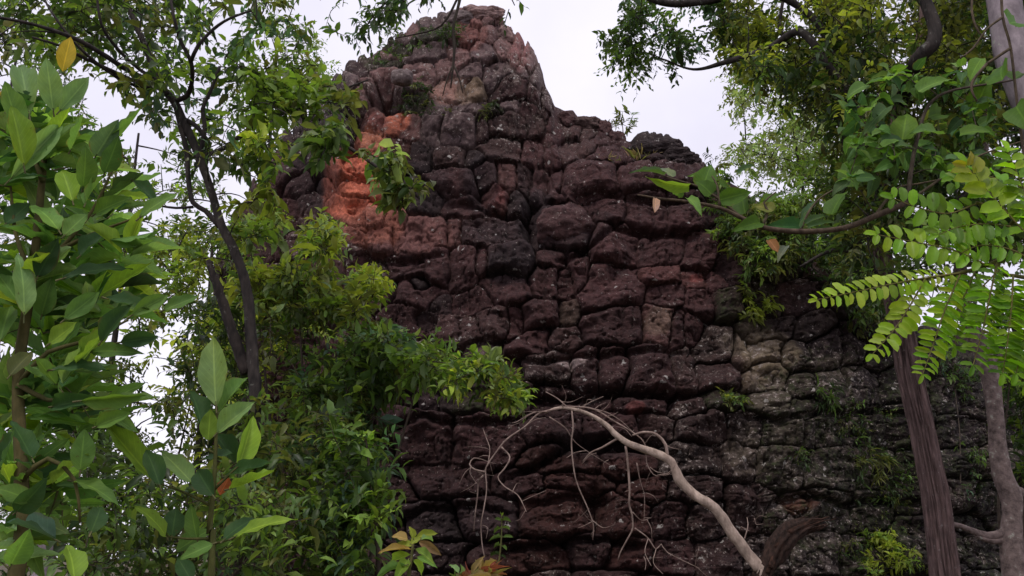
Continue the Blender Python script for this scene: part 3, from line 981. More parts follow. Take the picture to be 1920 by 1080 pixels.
# ------------------------------------------------------------------ left: dark forked tree
Yt = 7.0
st = [foot_path([(478, 760), (474, 690), (470, 620), (462, 540), (440, 470), (416, 425), (398, 365), (376, 300), (352, 245), (326, 190), (296, 155), (281, 110), (257, 50), (236, 0), (220, -70)], Yt,
                [12, 11.5, 10.5, 9.5, 9, 8.5, 7.3, 7.3, 7.5, 7.5, 6.8, 6.2, 5.5, 4.8, 4.2])]
for pts, r in (([(412, 425), (385, 395), (362, 380), (353, 335), (350, 285), (338, 235), (328, 195)], [6, 5.2, 5, 5, 5, 5, 4.5]),
               ([(330, 190), (352, 178, 6.8), (360, 150, 6.6), (358, 115, 6.4), (340, 80, 6.3), (328, 40, 6.2), (318, -10, 6.2)], [5, 5, 4.5, 4, 3.5, 3, 2.5]),
               ([(358, 115, 6.4), (372, 85, 6.3), (400, 55, 6.3), (430, 35, 6.2), (470, 20, 6.2)], [4, 3.5, 3, 2.5, 2]),
               ([(318, 180), (285, 155, 6.8), (240, 132, 6.5), (190, 100, 6.2), (140, 72, 6.0), (60, 45, 5.9), (-20, 30, 5.8)], [6, 5.5, 5, 4.5, 4, 3, 2.5]),
               ([(300, 165), (270, 160, 6.7), (215, 135, 6.4), (160, 110, 6.2), (110, 85, 6.0), (60, 70, 5.9)], [4, 4, 3.5, 3, 2.5, 2]),
               ([(300, 155), (255, 125, 6.7), (215, 85, 6.4), (190, 45, 6.2), (180, -20, 6.1)], [4, 3.5, 3, 2.5, 2]),
               ([(290, 170), (240, 155, 6.6), (190, 125, 6.3), (140, 80, 6.1), (95, 20, 6.0), (70, -30, 6.0)], [3.5, 3, 3, 2.5, 2, 2]),
               ([(374, 298), (384, 240), (380, 205), (395, 170), (412, 125)], [5, 4.5, 4, 3.5, 3]),
               ([(340, 222), (362, 232), (378, 248), (384, 262)], [5, 5, 4.5, 4]),
               ([(386, 292), (425, 275), (470, 240), (500, 225), (555, 206, 6.9), (578, 232, 6.8), (640, 268, 6.7), (700, 308, 6.6), (760, 352, 6.5), (790, 375, 6.5)], [5, 5, 5, 4.5, 4.5, 4, 3.5, 3, 2.5, 1.5]),
               ([(555, 206, 6.9), (600, 190, 6.9), (650, 165, 6.9), (690, 150, 6.9)], [3, 2.5, 2, 1.5]),
               ([(362, 388), (330, 390), (300, 386)], [3, 2.5, 2])):
    st.append((px_path(pts, Yt), np.array(r) * mpp(Yt)))
dead = px_stem([(462, 700), (445, 650), (428, 600), (412, 550), (398, 510), (390, 488)], Yt, [9, 10.5, 10, 9, 7.5, 4])
kw = dict(n_twig=4, n_leaf=5, tw=.22, ll=.11, lw=.46, cols=[MD, BR, DK, OL, BR, BL], droop=.5)
cr = [(region([(-40, -60), (560, -60), (600, 120), (560, 220), (480, 320), (430, 280), (400, 330), (300, 260), (180, 120), (-40, 110)], 6.2, 9.0, 235, 0.0, 55, 1), kw),
      (region([(-40, -60), (330, -60), (300, 120), (120, 80), (-40, 80)], 6.5, 10, 110, 0, 60, 9), dict(kw, cols=[DK, MD, OL], ll=.09)),
      (region([(480, 150), (600, 150), (670, 175), (650, 215), (600, 225), (500, 220)], 6.5, 7.3, 30, 0, 60, 2), dict(kw, cols=[BR, MD, OL, BR], ll=.13)),
      (region([(585, 235), (630, 240), (630, 285), (600, 290)], 6.4, 7.0, 11, 0, 60, 3), dict(kw, tw=.15, cols=[BR, MD, LT], ll=.14, droop=.9)),
      (region([(690, 285), (750, 275), (800, 345), (745, 390), (725, 350)], 6.2, 6.9, 20, 0, 60, 4), dict(kw, tw=.14, cols=[BR, MD, LT, OL], ll=.115, droop=.8)),
      (region([(455, 250), (520, 260), (520, 320), (490, 400), (450, 380)], 6.5, 7.4, 14, 0, 60, 5), dict(kw, cols=[BR, YG, MD], ll=.13, droop=.8))]
t1 = tree("forked_tree", "slim tree with dark forked trunk and arching limbs standing left of the rock", "tree", st, cr, rough=.16, limb_bark=M_DARKBARK)
W = MB()
tube(W, dead[0], dead[1], 10, (.75, .7, .68), .35, 3, step=.05)
o = W.build("broken_stem", M_DARKBARK, t1, origin=t1.location)
o['label'] = "short broken side stem with split blackened top"

# ------------------------------------------------------------------ left: understory between the forked tree and the rock
def bush(name, label, cat, root_px, Y, poly, y0, y1, n, kw, hole=0.0, hs=80, seed=0, nstem=4, bark=M_TWIG, extra=(), limb_r=.006):
    c = region(poly, y0, y1, n, hole, hs, seed)
    foot = to_ground(P(root_px, 1000, Y))
    stems = []
    for k in range(nstem):
        tgt = c[rng.integers(0, len(c))]
        f = foot + np.array([rng.normal() * .12, rng.normal() * .12, 0]) * (k > 0)
        m = .5 * (f + tgt) + np.array([rng.normal() * .15, 0, .1])
        stems.append((np.array([f, m, tgt]), np.array([.03, .02, .008])))
    crowns = [(c, kw)]
    for (po, a, b, nn, kk) in extra:
        crowns.append((region(po, a, b, nn, hole, hs, seed + 5), kk))
    return tree(name, label, cat, stems, crowns, bark, rough=.1, segs=6, limb_r=limb_r)


k1 = dict(n_twig=4, n_leaf=6, tw=.25, ll=.125, lw=.42, cols=[BR, YG, BR, YG, MD, OL, LT, MD], droop=.15, up=.5)
bush("leafy_sapling", "bright yellow-green leafy sapling pressed against the orange part of the rock", "sapling", 600, 9.5,
     [(450, 440), (490, 390), (550, 385), (610, 425), (660, 455), (715, 510), (715, 575), (680, 600), (600, 600), (450, 560)], 8.6, 10.2, 185, k1, -.05, 50, 11)
k2 = dict(n_twig=4, n_leaf=6, tw=.24, ll=.12, lw=.42, cols=[MD, BR, OL, DK, BL, MD, DK, BR, OL, MD, LT], droop=.2, up=.4)
bush("spreading_shrub", "green shrub whose lowest boughs reach right across the foot of the rock", "shrub", 640, 8.6,
     [(500, 590), (700, 610), (790, 650), (850, 670), (840, 690), (760, 720), (710, 790), (680, 800), (560, 760), (480, 700)], 7.8, 9.4, 135, k2, .02, 45, 12,
     extra=[([(790, 670), (880, 672), (950, 700), (1000, 748), (985, 765), (930, 750), (870, 730), (790, 715)], 7.4, 8.9, 64, dict(k2, tw=.15, cols=[BR, MD, BR, YG, OL], ll=.095)),
            ([(850, 665), (910, 680), (930, 700), (860, 700)], 7.8, 8.5, 6, dict(k2, cols=[BR, MD, LT], ll=.14))])
k3 = dict(n_twig=4, n_leaf=6, tw=.25, ll=.11, lw=.40, cols=[DK, BR, MD, LT, BL, OL, BR, DK, OL, MD, MD], droop=.25, up=.4)
bush("dark_thicket_shrub", "dense dark green shrub filling the bottom between sapling leaves and rock", "shrub", 640, 7.6,
     [(470, 760), (600, 750), (680, 800), (710, 900), (690, 1000), (650, 1090), (440, 1090), (420, 900)], 6.6, 8.4, 160, k3, .0, 45, 13)
bush("olive_shrub", "olive green shrub with some reddish dry leaves behind the forked trunk", "shrub", 330, 10.0,
     [(380, 560), (470, 560), (600, 560), (620, 720), (600, 860), (430, 880), (330, 860), (300, 760), (340, 640)], 9.0, 11.5, 175,
     dict(k3, cols=[OL, DK, MD, OL, MD, DK, BR, YG], ll=.115), 0, 50, 14)
bush("low_shrub", "low dark shrub along the bottom edge under the young broadleaf sapling", "shrub", 300, 6.2,
     [(130, 900), (300, 880), (480, 900), (560, 980), (560, 1100), (100, 1100)], 5.4, 7.2, 120, dict(k3, cols=[DK, MD, OL, MD, BR], ll=.10), 0, 50, 15)
bush("creeping_shrub", "shrub with glossy bluish green leaves at the lower left of the rock face", "shrub", 690, 7.2,
     [(640, 830), (690, 820), (720, 860), (715, 960), (690, 1060), (640, 1090), (600, 980)], 6.8, 7.6, 70, dict(k3, cols=[BL, MD, BR], ll=.12), -.2, 50, 16)

# trees in the distance on the left, sky showing through
def far_tree(name, label, px, Y, pole_top, poly, depth, n, cols, ll=.16, hole=-.05, hs=45, seed=0, r=.10, bark=M_DARKBARK, group=None, tw=.45):
    top = P(px, pole_top, Y)
    foot = to_ground([top[0] + .2, top[1], 0])
    stems = [(np.array([foot, foot * .55 + top * .45 + np.array([.15, 0, 0]), top]), np.array([r, r * .75, r * .3]))]
    c = region(poly, Y - depth, Y + depth, n, hole, hs, seed)
    return tree(name, label, "tree", stems, [(c, dict(n_twig=4, n_leaf=8, tw=tw, ll=ll, lw=.4, cols=cols, tpl=T_SIMPLE, droop=.3, wood=False))], bark, rough=.1, segs=8, limb_r=.014, group=group)


far_tree("distant_tree", "distant thin-leaved tree seen between the forked trunk and the big-leaved shrub", 260, 19, 250,
         [(120, 260), (220, 230), (340, 260), (440, 330), (460, 480), (380, 540), (250, 560), (150, 480)], 2.5, 95, [MD, OL, BR], seed=21, hole=.06)
far_tree("distant_tree", "distant bushy tree below and behind the forked trunk, at middle left", 400, 17, 430,
         [(250, 460), (330, 420), (420, 400), (470, 460), (480, 640), (430, 760), (300, 700), (230, 560)], 2.5, 190, [BR, MD, OL, YG], seed=22, hole=-.05)
far_tree("distant_tree", "distant dark tree low behind the big-leaved shrub with white sky gaps above", 210, 18, 700,
         [(-60, 620), (150, 640), (300, 720), (380, 800), (460, 900), (460, 1080), (-60, 1080)], 3, 260, [DK, MD, OL], seed=23, hole=-.02)
far_tree("distant_tree", "distant tall tree at the far left edge behind the leaves", 40, 21, 60,
         [(-80, 60), (90, 80), (170, 180), (220, 320), (140, 480), (60, 640), (-80, 640)], 3, 200, [MD, DK, OL], seed=24, hole=.0)
far_tree("distant_tree", "distant feathery tree behind the upper forks of the dark trunk", 520, 20, 60,
         [(440, 20), (560, 40), (640, 120), (620, 220), (540, 300), (470, 330), (430, 200)], 2, 90, [LT, BR, MD], seed=25, hole=.06, ll=.13)

# pale trunk at the lower left corner
pt = foot_path([(78, 1090), (84, 1020), (92, 950), (98, 880)], 9.0, [19, 17, 15, 12])
tree("pale_sapling", "pale grey slender trunk at the bottom left corner behind big leaves", "tree", [pt],
     [(region([(-20, 800), (200, 780), (230, 900), (120, 960), (-20, 940)], 8.6, 9.6, 40, 0, 50, 31), dict(k3, cols=[DK, MD], ll=.14))], M_GREYBARK)

# ------------------------------------------------------------------ left foreground: shrub with big leaves, close to the camera
Yf = 2.6
LG, LM, LB, LD = (.12, .215, .09), (.075, .155, .04), (.135, .235, .035), (.030, .070, .028)
o = empty("big_leaved_shrub", to_ground(P(20, 1050, Yf)), "tall shrub with large pale green lance leaves at the left edge, nearest the camera", "shrub")
Lf, S = MB(), MB()
rows = [(55, 215, 35, 90, 58, LG), (100, 208, 85, 95, 50, LG), (112, 208, 172, 142, 46, LG), (20, 335, 132, 214, 46, LG), (38, 250, 4, 150, 50, LM), (45, 312, 22, 182, 54, LB),
        (132, 282, 166, 212, 40, LM), (180, 292, 224, 222, 54, (.07, .13, .085)), (213, 268, 276, 204, 42, LM), (196, 325, 226, 250, 44, LD), (155, 352, 166, 268, 46, LM), (136, 378, 114, 308, 50, LB),
        (160, 382, 188, 318, 50, LM), (110, 432, 58, 356, 52, LM), (120, 442, 168, 394, 46, LM), (178, 402, 242, 364, 38, LM), (262, 408, 334, 344, 34, LM), (45, 592, 48, 452, 46, LG), (34, 566, -8, 505, 40, LM),
        (78, 592, 98, 515, 46, LM), (118, 522, 254, 478, 34, LD), (205, 448, 302, 440, 22, LM), (246, 592, 326, 545, 34, LM), (306, 582, 380, 550, 30, LM), (142, 682, 222, 608, 38, LB), (92, 645, 152, 602, 40, LB),
        (98, 694, 214, 690, 54, LD), (150, 752, 288, 735, 34, LM), (100, 762, 194, 744, 34, LD), (150, 884, 160, 796, 46, LM), (104, 1012, 8, 964, 38, (.05, .10, .075)), (140, 1090, 132, 1005, 46, LB),
        (136, 902, 232, 920, 36, LM), (18, 705, 64, 648, 40, (.06, .075, .03)), (226, 642, 304, 630, 36, LD), (60, 290, 92, 230, 40, LD), (10, 420, 60, 380, 44, LD), (70, 520, 112, 440, 46, LD), (150, 480, 210, 430, 46, LD),
        (0, 640, 20, 560, 50, LM), (60, 860, 20, 780, 50, LD), (0, 880, 40, 800, 50, LD), (190, 640, 250, 560, 40, LD), (120, 600, 190, 545, 40, LM), (30, 960, 90, 900, 46, LD), (180, 800, 250, 770, 34, LM), (250, 340, 300, 380, 30, LD),
        (60, 940, -10, 905, 40, LM), (200, 560, 290, 590, 36, LD), (170, 660, 260, 650, 34, LM), (20, 1060, 60, 980, 46, LM), (170, 1000, 200, 930, 40, LD)]
traced_leaves(Lf, rows, Yf, [LM], T_LANCE_FLAT, stemmb=S)
cx = region([(-40, 200), (90, 240), (200, 330), (240, 470), (260, 640), (200, 800), (130, 900), (120, 1090), (-40, 1090)], 2.7, 3.6, 125, -.05, 55, 41)
main = np.vstack([to_ground(P(20, 1050, Yf + .2)), px_path([(30, 1080), (40, 900), (35, 700), (60, 520), (80, 330), (90, 230)], Yf + .15)])
tube(S, main, [.03, .026, .022, .019, .016, .012, .007], 8, (.8, .7, .6), .1, 4, step=.05)
skl = [catmull(main, .08)]
for pts in ([(35, 720), (90, 660), (160, 640), (240, 600)], [(60, 520), (110, 470), (170, 400), (220, 300)], [(40, 900), (90, 860), (140, 900), (150, 980)], [(80, 340), (60, 280), (55, 220)], [(60, 520), (30, 440), (20, 350)], [(110, 470), (170, 440), (250, 410)], [(35, 720), (90, 750), (170, 750)]):
    p = px_path(pts, Yf + .12)
    tube(S, p, np.linspace(.011, .004, len(p)), 6, (.8, .75, .6), .1, 4, step=.05)
    skl.append(catmull(p, .08))
grow(S, np.concatenate(skl), cx, .006, .05, 5)
for c in cx:
    n = rng.integers(5, 9)
    d = unit(rand_dirs(n) * np.array([1, .8, .5]) + np.array([0, -.1, .35]))
    le = rng.uniform(.14, .26, n)
    put_leaves(Lf, c + d * .02, d, unit(np.array([0, -.6, .7]) + rng.normal(size=(n, 3)) * .4), le, le * rng.uniform(.22, .32, n), pick_cols(n, [LM, LD, LM, LB, LG]), T_LANCES[rng.integers(0, 5)])
S.build("stem", M_GREENSTEM, o, origin=o.location)
Lf.build("foliage", M_BIG, o, origin=o.location)
for row, lab in (((117, 134, 134, 60, 40, (.62, .46, .05)), "yellow withering leaf on the shrub top"), ((4, 185, 20, 165, 22, (.55, .38, .08)), "small yellow leaf end at the picture's edge")):
    Y1 = MB()
    traced_leaves(Y1, [row], Yf, [LM], T_LANCE_FLAT, face=3.0, tilt=.1, dv=.02)
    Y1.build("yellow_leaf", M_BIG, o, origin=o.location)['label'] = lab

# young broadleaf plant in the lower left
Ys = 3.0
o = empty("broadleaf_sapling", to_ground(P(400, 1080, Ys)), "young sapling with upright bright green broad leaves in tiers at lower left", "sapling")
Lf, S = MB(), MB()
rows = [(405, 760, 397, 615, 58, (.14, .23, .09)), (412, 772, 466, 694, 42, LM), (408, 812, 482, 744, 42, LG), (390, 827, 395, 763, 36, LB), (445, 882, 482, 768, 40, LB), (378, 800, 362, 715, 44, LD), (380, 862, 442, 846, 52, LD), (425, 893, 524, 870, 30, LD),
        (430, 917, 524, 890, 34, LB), (292, 904, 188, 790, 44, LB), (300, 912, 272, 828, 40, LD), (362, 907, 298, 838, 44, LG), (312, 1007, 270, 936, 40, LB), (322, 1007, 332, 944, 40, LD), (370, 1012, 354, 938, 34, LM), (420, 1012, 484, 950, 46, LD),
        (440, 1007, 548, 950, 30, LB), (330, 1034, 402, 985, 36, LM), (400, 1020, 330, 1050, 30, LM), (400, 930, 360, 870, 44, LD), (440, 870, 400, 800, 40, LD), (380, 1040, 440, 1010, 30, LM), (360, 1090, 330, 1040, 34, LD)]
traced_leaves(Lf, rows, Ys, [LM], T_LANCE_FLAT, stemmb=S)
traced_leaves(Lf, [(412, 928, 430, 896, 26, (.22, .07, .03))], Ys, [LM], T_LANCE_FLAT)
mp_ = np.vstack([to_ground(P(400, 1080, Ys)), px_path([(396, 1080), (392, 1000), (400, 920), (404, 850), (406, 780), (405, 755)], Ys)])
tube(S, mp_, [.016, .013, .011, .009, .007, .005, .003], 7, (.7, .75, .5), .1, 4, step=.05)
for pts in ([(400, 920), (430, 890), (446, 875)], [(398, 950), (350, 925), (295, 905)], [(392, 1010), (350, 1010), (314, 1006)], [(394, 1020), (420, 1015), (442, 1006)], [(394, 1030), (370, 1015)], [(404, 850), (385, 840), (380, 820)]):
    p = px_path(pts, Ys)
    tube(S, p, np.linspace(.006, .003, len(p)), 5, (.7, .75, .5), 0, 4, step=.05)
S.build("stem", M_GREENSTEM, o, origin=o.location)
Lf.build("foliage", M_BIG, o, origin=o.location)

# ------------------------------------------------------------------ right: reddish furrowed trunk and its canopy
def furrows(ang, s):
    q = xyz(np.cos(ang) * 3.4 + .25 * np.sin(s * 1.7), np.sin(ang) * 3.4 + .25 * np.cos(s * 2.3), s * .8)
    r = 1 - np.abs(fbm(q, 3, 91, .6)) * 2.2
    k = fbm(xyz(np.cos(ang) * 6, np.sin(ang) * 6, s * 7.), 3, 92)
    return -.34 * np.clip(r, 0, 1) ** 3 + .06 * k + .05 * np.sin(s * 1.3 + ang)


Yr = 7.2
st = [foot_path([(1774, 1090), (1765, 1020), (1757, 945), (1745, 880), (1732, 810), (1715, 740), (1701, 680), (1690, 620), (1668, 540), (1650, 460), (1650, 380), (1665, 280), (1695, 180), (1730, 60), (1740, -80)], Yr, [29, 27, 25, 23.5, 23, 23, 23, 21, 17, 15, 13, 12, 11, 10, 8])]
for pts, r in (([(1690, 190, 7.1), (1720, 112, 6.4), (1748, 84, 6.3), (1752, 50, 6.3), (1738, 10, 6.3), (1720, -40, 6.3)], [13, 13, 13, 12, 11, 10]),
               ([(1655, 300), (1600, 200, 7.0), (1550, 120, 6.8), (1500, 60, 6.8), (1440, 92, 7.2), (1362, 116, 7.6), (1300, 130, 8.0), (1240, 110, 8.2)], [9, 9, 8, 8, 8, 6, 3, 2]),
               ([(1600, 200, 7.4), (1530, 40, 7.6), (1420, -20, 7.6), (1340, 0, 7.6), (1250, 6, 7.6), (1180, -20, 7.6)], [8, 8, 8, 8, 8, 5]),
               ([(1560, 130, 7.7), (1470, 70, 8), (1465, 20, 8), (1480, -40, 8)], [6, 5, 4, 4]),
               ([(1650, 460), (1700, 430), (1760, 410), (1840, 330)], [6, 5, 5, 4]),
               ([(1668, 540), (1610, 480), (1560, 470), (1500, 500)], [6, 5, 4, 2])):
    st.append((px_path(pts, Yr), np.array(r) * mpp(Yr)))
kc = dict(n_twig=5, n_leaf=7, tw=.25, ll=.085, lw=.44, cols=[OL, MD, OL, DK, YG, OL, DK], droop=.3)
cr = [(region([(1440, -60), (1960, -60), (1960, 230), (1780, 260), (1640, 260), (1560, 220), (1460, 190), (1400, 120), (1380, 20)], 6.4, 10.0, 700, -.16, 60, 51), kc),
      (region([(1560, 240), (1760, 230), (1900, 300), (1880, 420), (1720, 520), (1600, 520), (1560, 380)], 6.2, 8.5, 210, -.1, 60, 56), dict(kc, cols=[DK, MD, OL, MD])),
      (region([(1150, -60), (1400, -60), (1380, 60), (1300, 110), (1230, 70), (1170, 30)], 7.6, 9.0, 62, .02, 50, 52), dict(kc, cols=[MD, DK, BL], ll=.085)),
      (region([(1140, 50), (1250, 60), (1290, 130), (1240, 165), (1160, 130), (1135, 80)], 8.0, 9.0, 26, .05, 40, 53), dict(kc, cols=[DK, MD], ll=.08)),
      (region([(1340, 20), (1480, 20), (1520, 180), (1400, 170)], 7.6, 9.0, 60, -.05, 60, 54), dict(kc, cols=[OL, YG, MD], ll=.09)),
      (region([(1560, 200), (1900, 230), (1900, 330), (1700, 360), (1580, 330)], 7.6, 10.0, 110, -.1, 70, 55), dict(kc, cols=[DK, MD, OL, BL], ll=.10))]
tree("furrowed_bark_tree", "tree with leaning reddish furrowed trunk in front of the rock, small-leaved crown", "tree", st, cr, M_REDBARK, rough=.06, segs=120, furrow=furrows, limb_bark=M_DARKBARK)

# curved brown trunk with a burl
Yc = 7.8
st = [foot_path([(1904, 1090), (1896, 1020), (1898, 965), (1896, 930), (1880, 890), (1870, 830), (1866, 770), (1857, 710), (1838, 650), (1812, 590), (1800, 520), (1810, 430), (1840, 320), (1850, 200)], Yc, [21, 20, 17, 19, 17, 14.5, 14, 15, 15, 13.5, 11, 9, 8, 6])]
for pts, r in (([(1895, 985), (1880, 1000), (1850, 1005), (1815, 992), (1790, 984), (1765, 988)], [9, 8, 7, 5, 4.5, 3]), ([(1890, 1010), (1860, 1014), (1830, 1004)], [8, 6, 4]),
               ([(1850, 690), (1880, 670), (1930, 640)], [9, 8, 7]), ([(1888, 925), (1906, 930), (1914, 915)], [12, 11, 5])):
    st.append((px_path(pts, Yc), np.array(r) * mpp(Yc)))
tree("curved_tree", "bent smooth brown trunk with a knob near its foot, right of the furrowed trunk", "tree", st,
     [(region([(1760, 160), (1960, 160), (1960, 480), (1800, 480)], 7.4, 8.8, 70, -.1, 60, 57), dict(kc, cols=[DK, MD, OL], ll=.10))], M_PALEBARK, rough=.14, segs=20, limb_bark=M_PALEBARK)

# pale grey trunk in the upper right corner
Yp = 6.1
st = [foot_path([(2090, 1000), (2070, 700), (2010, 400), (1950, 230), (1902, 110), (1882, 0), (1874, -90)], Yp, [40, 38, 35, 33, 31, 29, 28])]
tree("pale_trunk_tree", "tree with stout pale grey trunk in the upper right corner", "tree", st,
     [(region([(1780, -60), (1990, -60), (1990, 60), (1800, 40)], 6.6, 8, 30, -.1, 60, 58), dict(kc, cols=[DK, MD], ll=.10))], M_GREYBARK, rough=.08, segs=20)

# trees beyond the right shoulder of the rock
far_tree("distant_tree", "light green distant tree beyond the rock's right shoulder, sky glinting through", 1480, 20, 200,
         [(1350, 130), (1440, 110), (1560, 160), (1600, 300), (1580, 440), (1480, 420), (1400, 340), (1360, 300), (1390, 230)], 2.5, 300, [LT, BR, OL, LT], seed=61, hole=-.08, hs=40, ll=.14)
far_tree("distant_tree", "dark distant tree behind the curved brown trunk at the right edge", 1850, 19, 420,
         [(1700, 380), (1960, 300), (2000, 620), (1960, 760), (1860, 640), (1760, 620), (1700, 520)], 2.5, 130, [DK, MD, OL], seed=62, hole=.02, hs=40)
far_tree("distant_tree", "olive distant tree behind the hanging liana leaves", 1600, 19.5, 300,
         [(1480, 300), (1640, 280), (1680, 420), (1640, 520), (1540, 480), (1470, 400)], 2, 80, [OL, MD, BR], seed=63, hole=.04, hs=40)
bush("edge_shrub", "green shrub at the right edge behind the curved trunk", "shrub", 1930, 9.5,
     [(1880, 700), (1990, 680), (1990, 900), (1910, 920), (1890, 820)], 9.0, 10.2, 60, dict(k2, cols=[BR, MD, DK], ll=.13), 0, 60, 64)

# ------------------------------------------------------------------ shrubs that hang over the right shoulder of the rock
def on_rock(px, py, dy=0.0):
    p = rock_at(px, py)
    return p + np.array([0, -dy, 0])


def hanging(name, label, poly, n, kw, lift=(.1, .7), hole=-.1, hs=60, seed=0, root_px=None, cat="shrub"):
    xs = [p[0] for p in poly]; ys = [p[1] for p in poly]
    c = []
    while len(c) < n:
        x, y = rng.uniform(min(xs), max(xs)), rng.uniform(min(ys), max(ys))
        if in_poly(np.array([x]), np.array([y]), poly)[0] and fbm(np.array([[x / hs, y / hs, seed]]), 3, 100 + seed)[0] > hole:
            c.append(on_rock(x, y, rng.uniform(*lift)))
    c = np.array(c)
    foot = on_rock(*root_px) if root_px else on_rock(np.mean(xs), np.max(ys) - 5)
    tip = c[np.argmin(np.linalg.norm(c - c.mean(0), axis=1))]
    st_ = [(np.array([foot + np.array([0, .1, -.05]), .5 * (foot + tip) + np.array([0, -.05, .05]), tip]), np.array([.014, .01, .005]))]
    return tree(name, label, cat, st_, [(c, kw)], M_TWIG, segs=6, limb_r=.005)


kh = dict(n_twig=4, n_leaf=8, tw=.24, ll=.12, lw=.32, cols=[OL, MD, DK, BR], droop=.7)
hanging("overhanging_shrub", "olive shrub hanging over the right shoulder of the rock", [(1310, 330), (1420, 360), (1560, 430), (1640, 540), (1560, 560), (1440, 520), (1390, 545), (1340, 470)], 330, kh, (.1, 1.0), -.2, 60, 71, (1440, 420))
hanging("shaded_shrub", "dark green shrub on the shaded rock between the liana and the furrowed trunk", [(1520, 460), (1640, 480), (1690, 560), (1680, 660), (1590, 620), (1510, 540)], 150, dict(kh, cols=[DK, OL, MD, DK], ll=.11), (.1, .8), -.1, 50, 91, (1620, 600))
hanging("creeper", "small-leaved dark creeper spreading over the rock left of the furrowed trunk", [(1480, 780), (1600, 760), (1700, 780), (1730, 900), (1700, 960), (1560, 930), (1470, 880)], 95, dict(kh, cols=[DK, OL, MD, DK], ll=.075, tw=.16, n_twig=3, n_leaf=6), (.0, .12), .02, 45, 92, (1600, 920))
hanging("creeper", "thin creeper on the dark rock between the two brown trunks", [(1740, 640), (1830, 640), (1860, 800), (1850, 960), (1780, 940), (1750, 780)], 60, dict(kh, cols=[DK, BL, MD], ll=.08, tw=.16, n_twig=3, n_leaf=6), (.0, .2), 0, 45, 93, (1790, 930))
hanging("creeper", "sparse creeper low on the lichen-spotted rock beside the rotten stub", [(1560, 960), (1720, 960), (1730, 1080), (1560, 1080)], 40, dict(kh, cols=[DK, OL, MD], ll=.07, tw=.13, n_twig=3, n_leaf=5), (.0, .1), 0.05, 45, 94, (1650, 1085))
hanging("rock_fern", "yellow-green tuft growing out of a ledge below the overhanging shrub", [(1380, 560), (1440, 555), (1445, 600), (1390, 605)], 12, dict(kh, cols=[YG, OL], ll=.14, tw=.16), (.02, .15), -9, 60, 72, cat="fern")
hanging("moss_clump", "bright yellow-green mossy clump at the foot of the furrowed trunk", [(1625, 1000), (1670, 985), (1690, 1060), (1670, 1090), (1610, 1090)], 34, dict(kh, cols=[YG, BR, YG], ll=.09, tw=.13, droop=.2), (.02, .2), -9, 60, 73, cat="moss")
hanging("rock_fern", "grassy green fern on the shaded rock left of the furrowed trunk", [(1595, 850), (1670, 840), (1680, 900), (1610, 910)], 16, dict(kh, cols=[DK, OL], ll=.12, lw=.16, tw=.12), (.03, .2), -9, 60, 74, cat="fern")
hanging("rock_fern", "small spiky fern beside the pale lichen blocks", [(1515, 735), (1550, 735), (1555, 775), (1520, 780)], 6, dict(kh, cols=[DK, MD], ll=.12, lw=.15, tw=.10), (.02, .12), -9, 60, 75, cat="fern")
hanging("ledge_moss", "mossy green cushion on a ledge under the lichen-spotted blocks", [(1335, 742), (1400, 748), (1400, 770), (1340, 768)], 14, dict(kh, cols=[OL, YG, MD], ll=.07, tw=.1), (.0, .1), -9, 60, 76, cat="moss")
hanging("summit_shrub", "green shrub on the left slope of the rock summit", [(700, 98), (760, 66), (830, 45), (870, 70), (840, 100), (780, 105), (720, 118), (690, 120)], 32, dict(kh, cols=[MD, DK, DK], ll=.09, tw=.18), (.0, .3), -9, 60, 77, (790, 95))
hanging("hollow_shrub", "green shrub in the dark hollow below the summit", [(765, 170), (810, 160), (815, 210), (770, 215), (735, 200)], 16, dict(kh, cols=[DK, DK, OL], ll=.08, tw=.15), (.02, .25), -9, 60, 78)
hanging("crack_shrub", "small leafy tuft in the crack beside the pale pink block", [(895, 195), (935, 190), (930, 222), (850, 235), (830, 222)], 10, dict(kh, cols=[DK, OL], ll=.075, tw=.12), (.0, .15), -9, 60, 79)


def ridge_plant(name, label, cat, px, py, top_py, blades=0, leafy=True, seed=0):
    a = on_rock(px, py, 0) + np.array([0, .1, -.05])
    k = mpp(a[1])
    hgt = (py - top_py) * k
    o = empty(name, a, label, cat)
    S, Lf = MB(), MB()
    if leafy:
        p = np.array([a, a + [.02, 0, hgt * .5], a + [-.02, 0, hgt]])
        tube(S, p, [.018, .012, .006], 5, (1.2, 1.3, 1.1), step=.08)
        tips = [p[-1], p[-1] + [.28, 0, -.03], p[-1] + [-.18, 0, -.30], p[-1] + [.20, 0, -.32], p[-1] + [0.05, 0, .12]]
        for q in tips[1:]:
            tube(S, np.array([p[1] * .3 + p[2] * .7 - [0, 0, .1], q]), [.008, .004], 4, None)
        foliage(Lf, S, np.array(tips), 4, 7, .18, .13, .34, [MD, BR, OL])
        Lf.build("foliage", M_LEAF, o, origin=a)
        S.build("stem", M_TWIG, o, origin=a)
    else:
        n = blades
        d = unit(np.c_[rng.normal(size=n) * .7, rng.normal(size=n) * .4, np.ones(n)])
        le = hgt * rng.uniform(.5, 1.2, n)
        put_leaves(S, np.repeat(a[None], n, 0) + rng.normal(size=(n, 3)) * [.12, .08, .02], d, rand_dirs(n), le, .018, pick_cols(n, [(.20, .17, .08), (.13, .14, .05)]), T_LANCE)
        S.build("blades", M_LEAF, o, origin=a)
    return o


ridge_plant("ridge_sapling", "lone thin sapling standing on the rock's right ridge against the sky", "sapling", 1168, 262, 200, seed=1)
ridge_plant("grass_tuft", "dry grass tuft on the ridge left of the dark crag", "grass tuft", 1198, 300, 262, 60, False)
ridge_plant("grass_tuft", "smaller dry grass tuft lower on the ridge, by the liana tip", "grass tuft", 1150, 305, 280, 30, False)

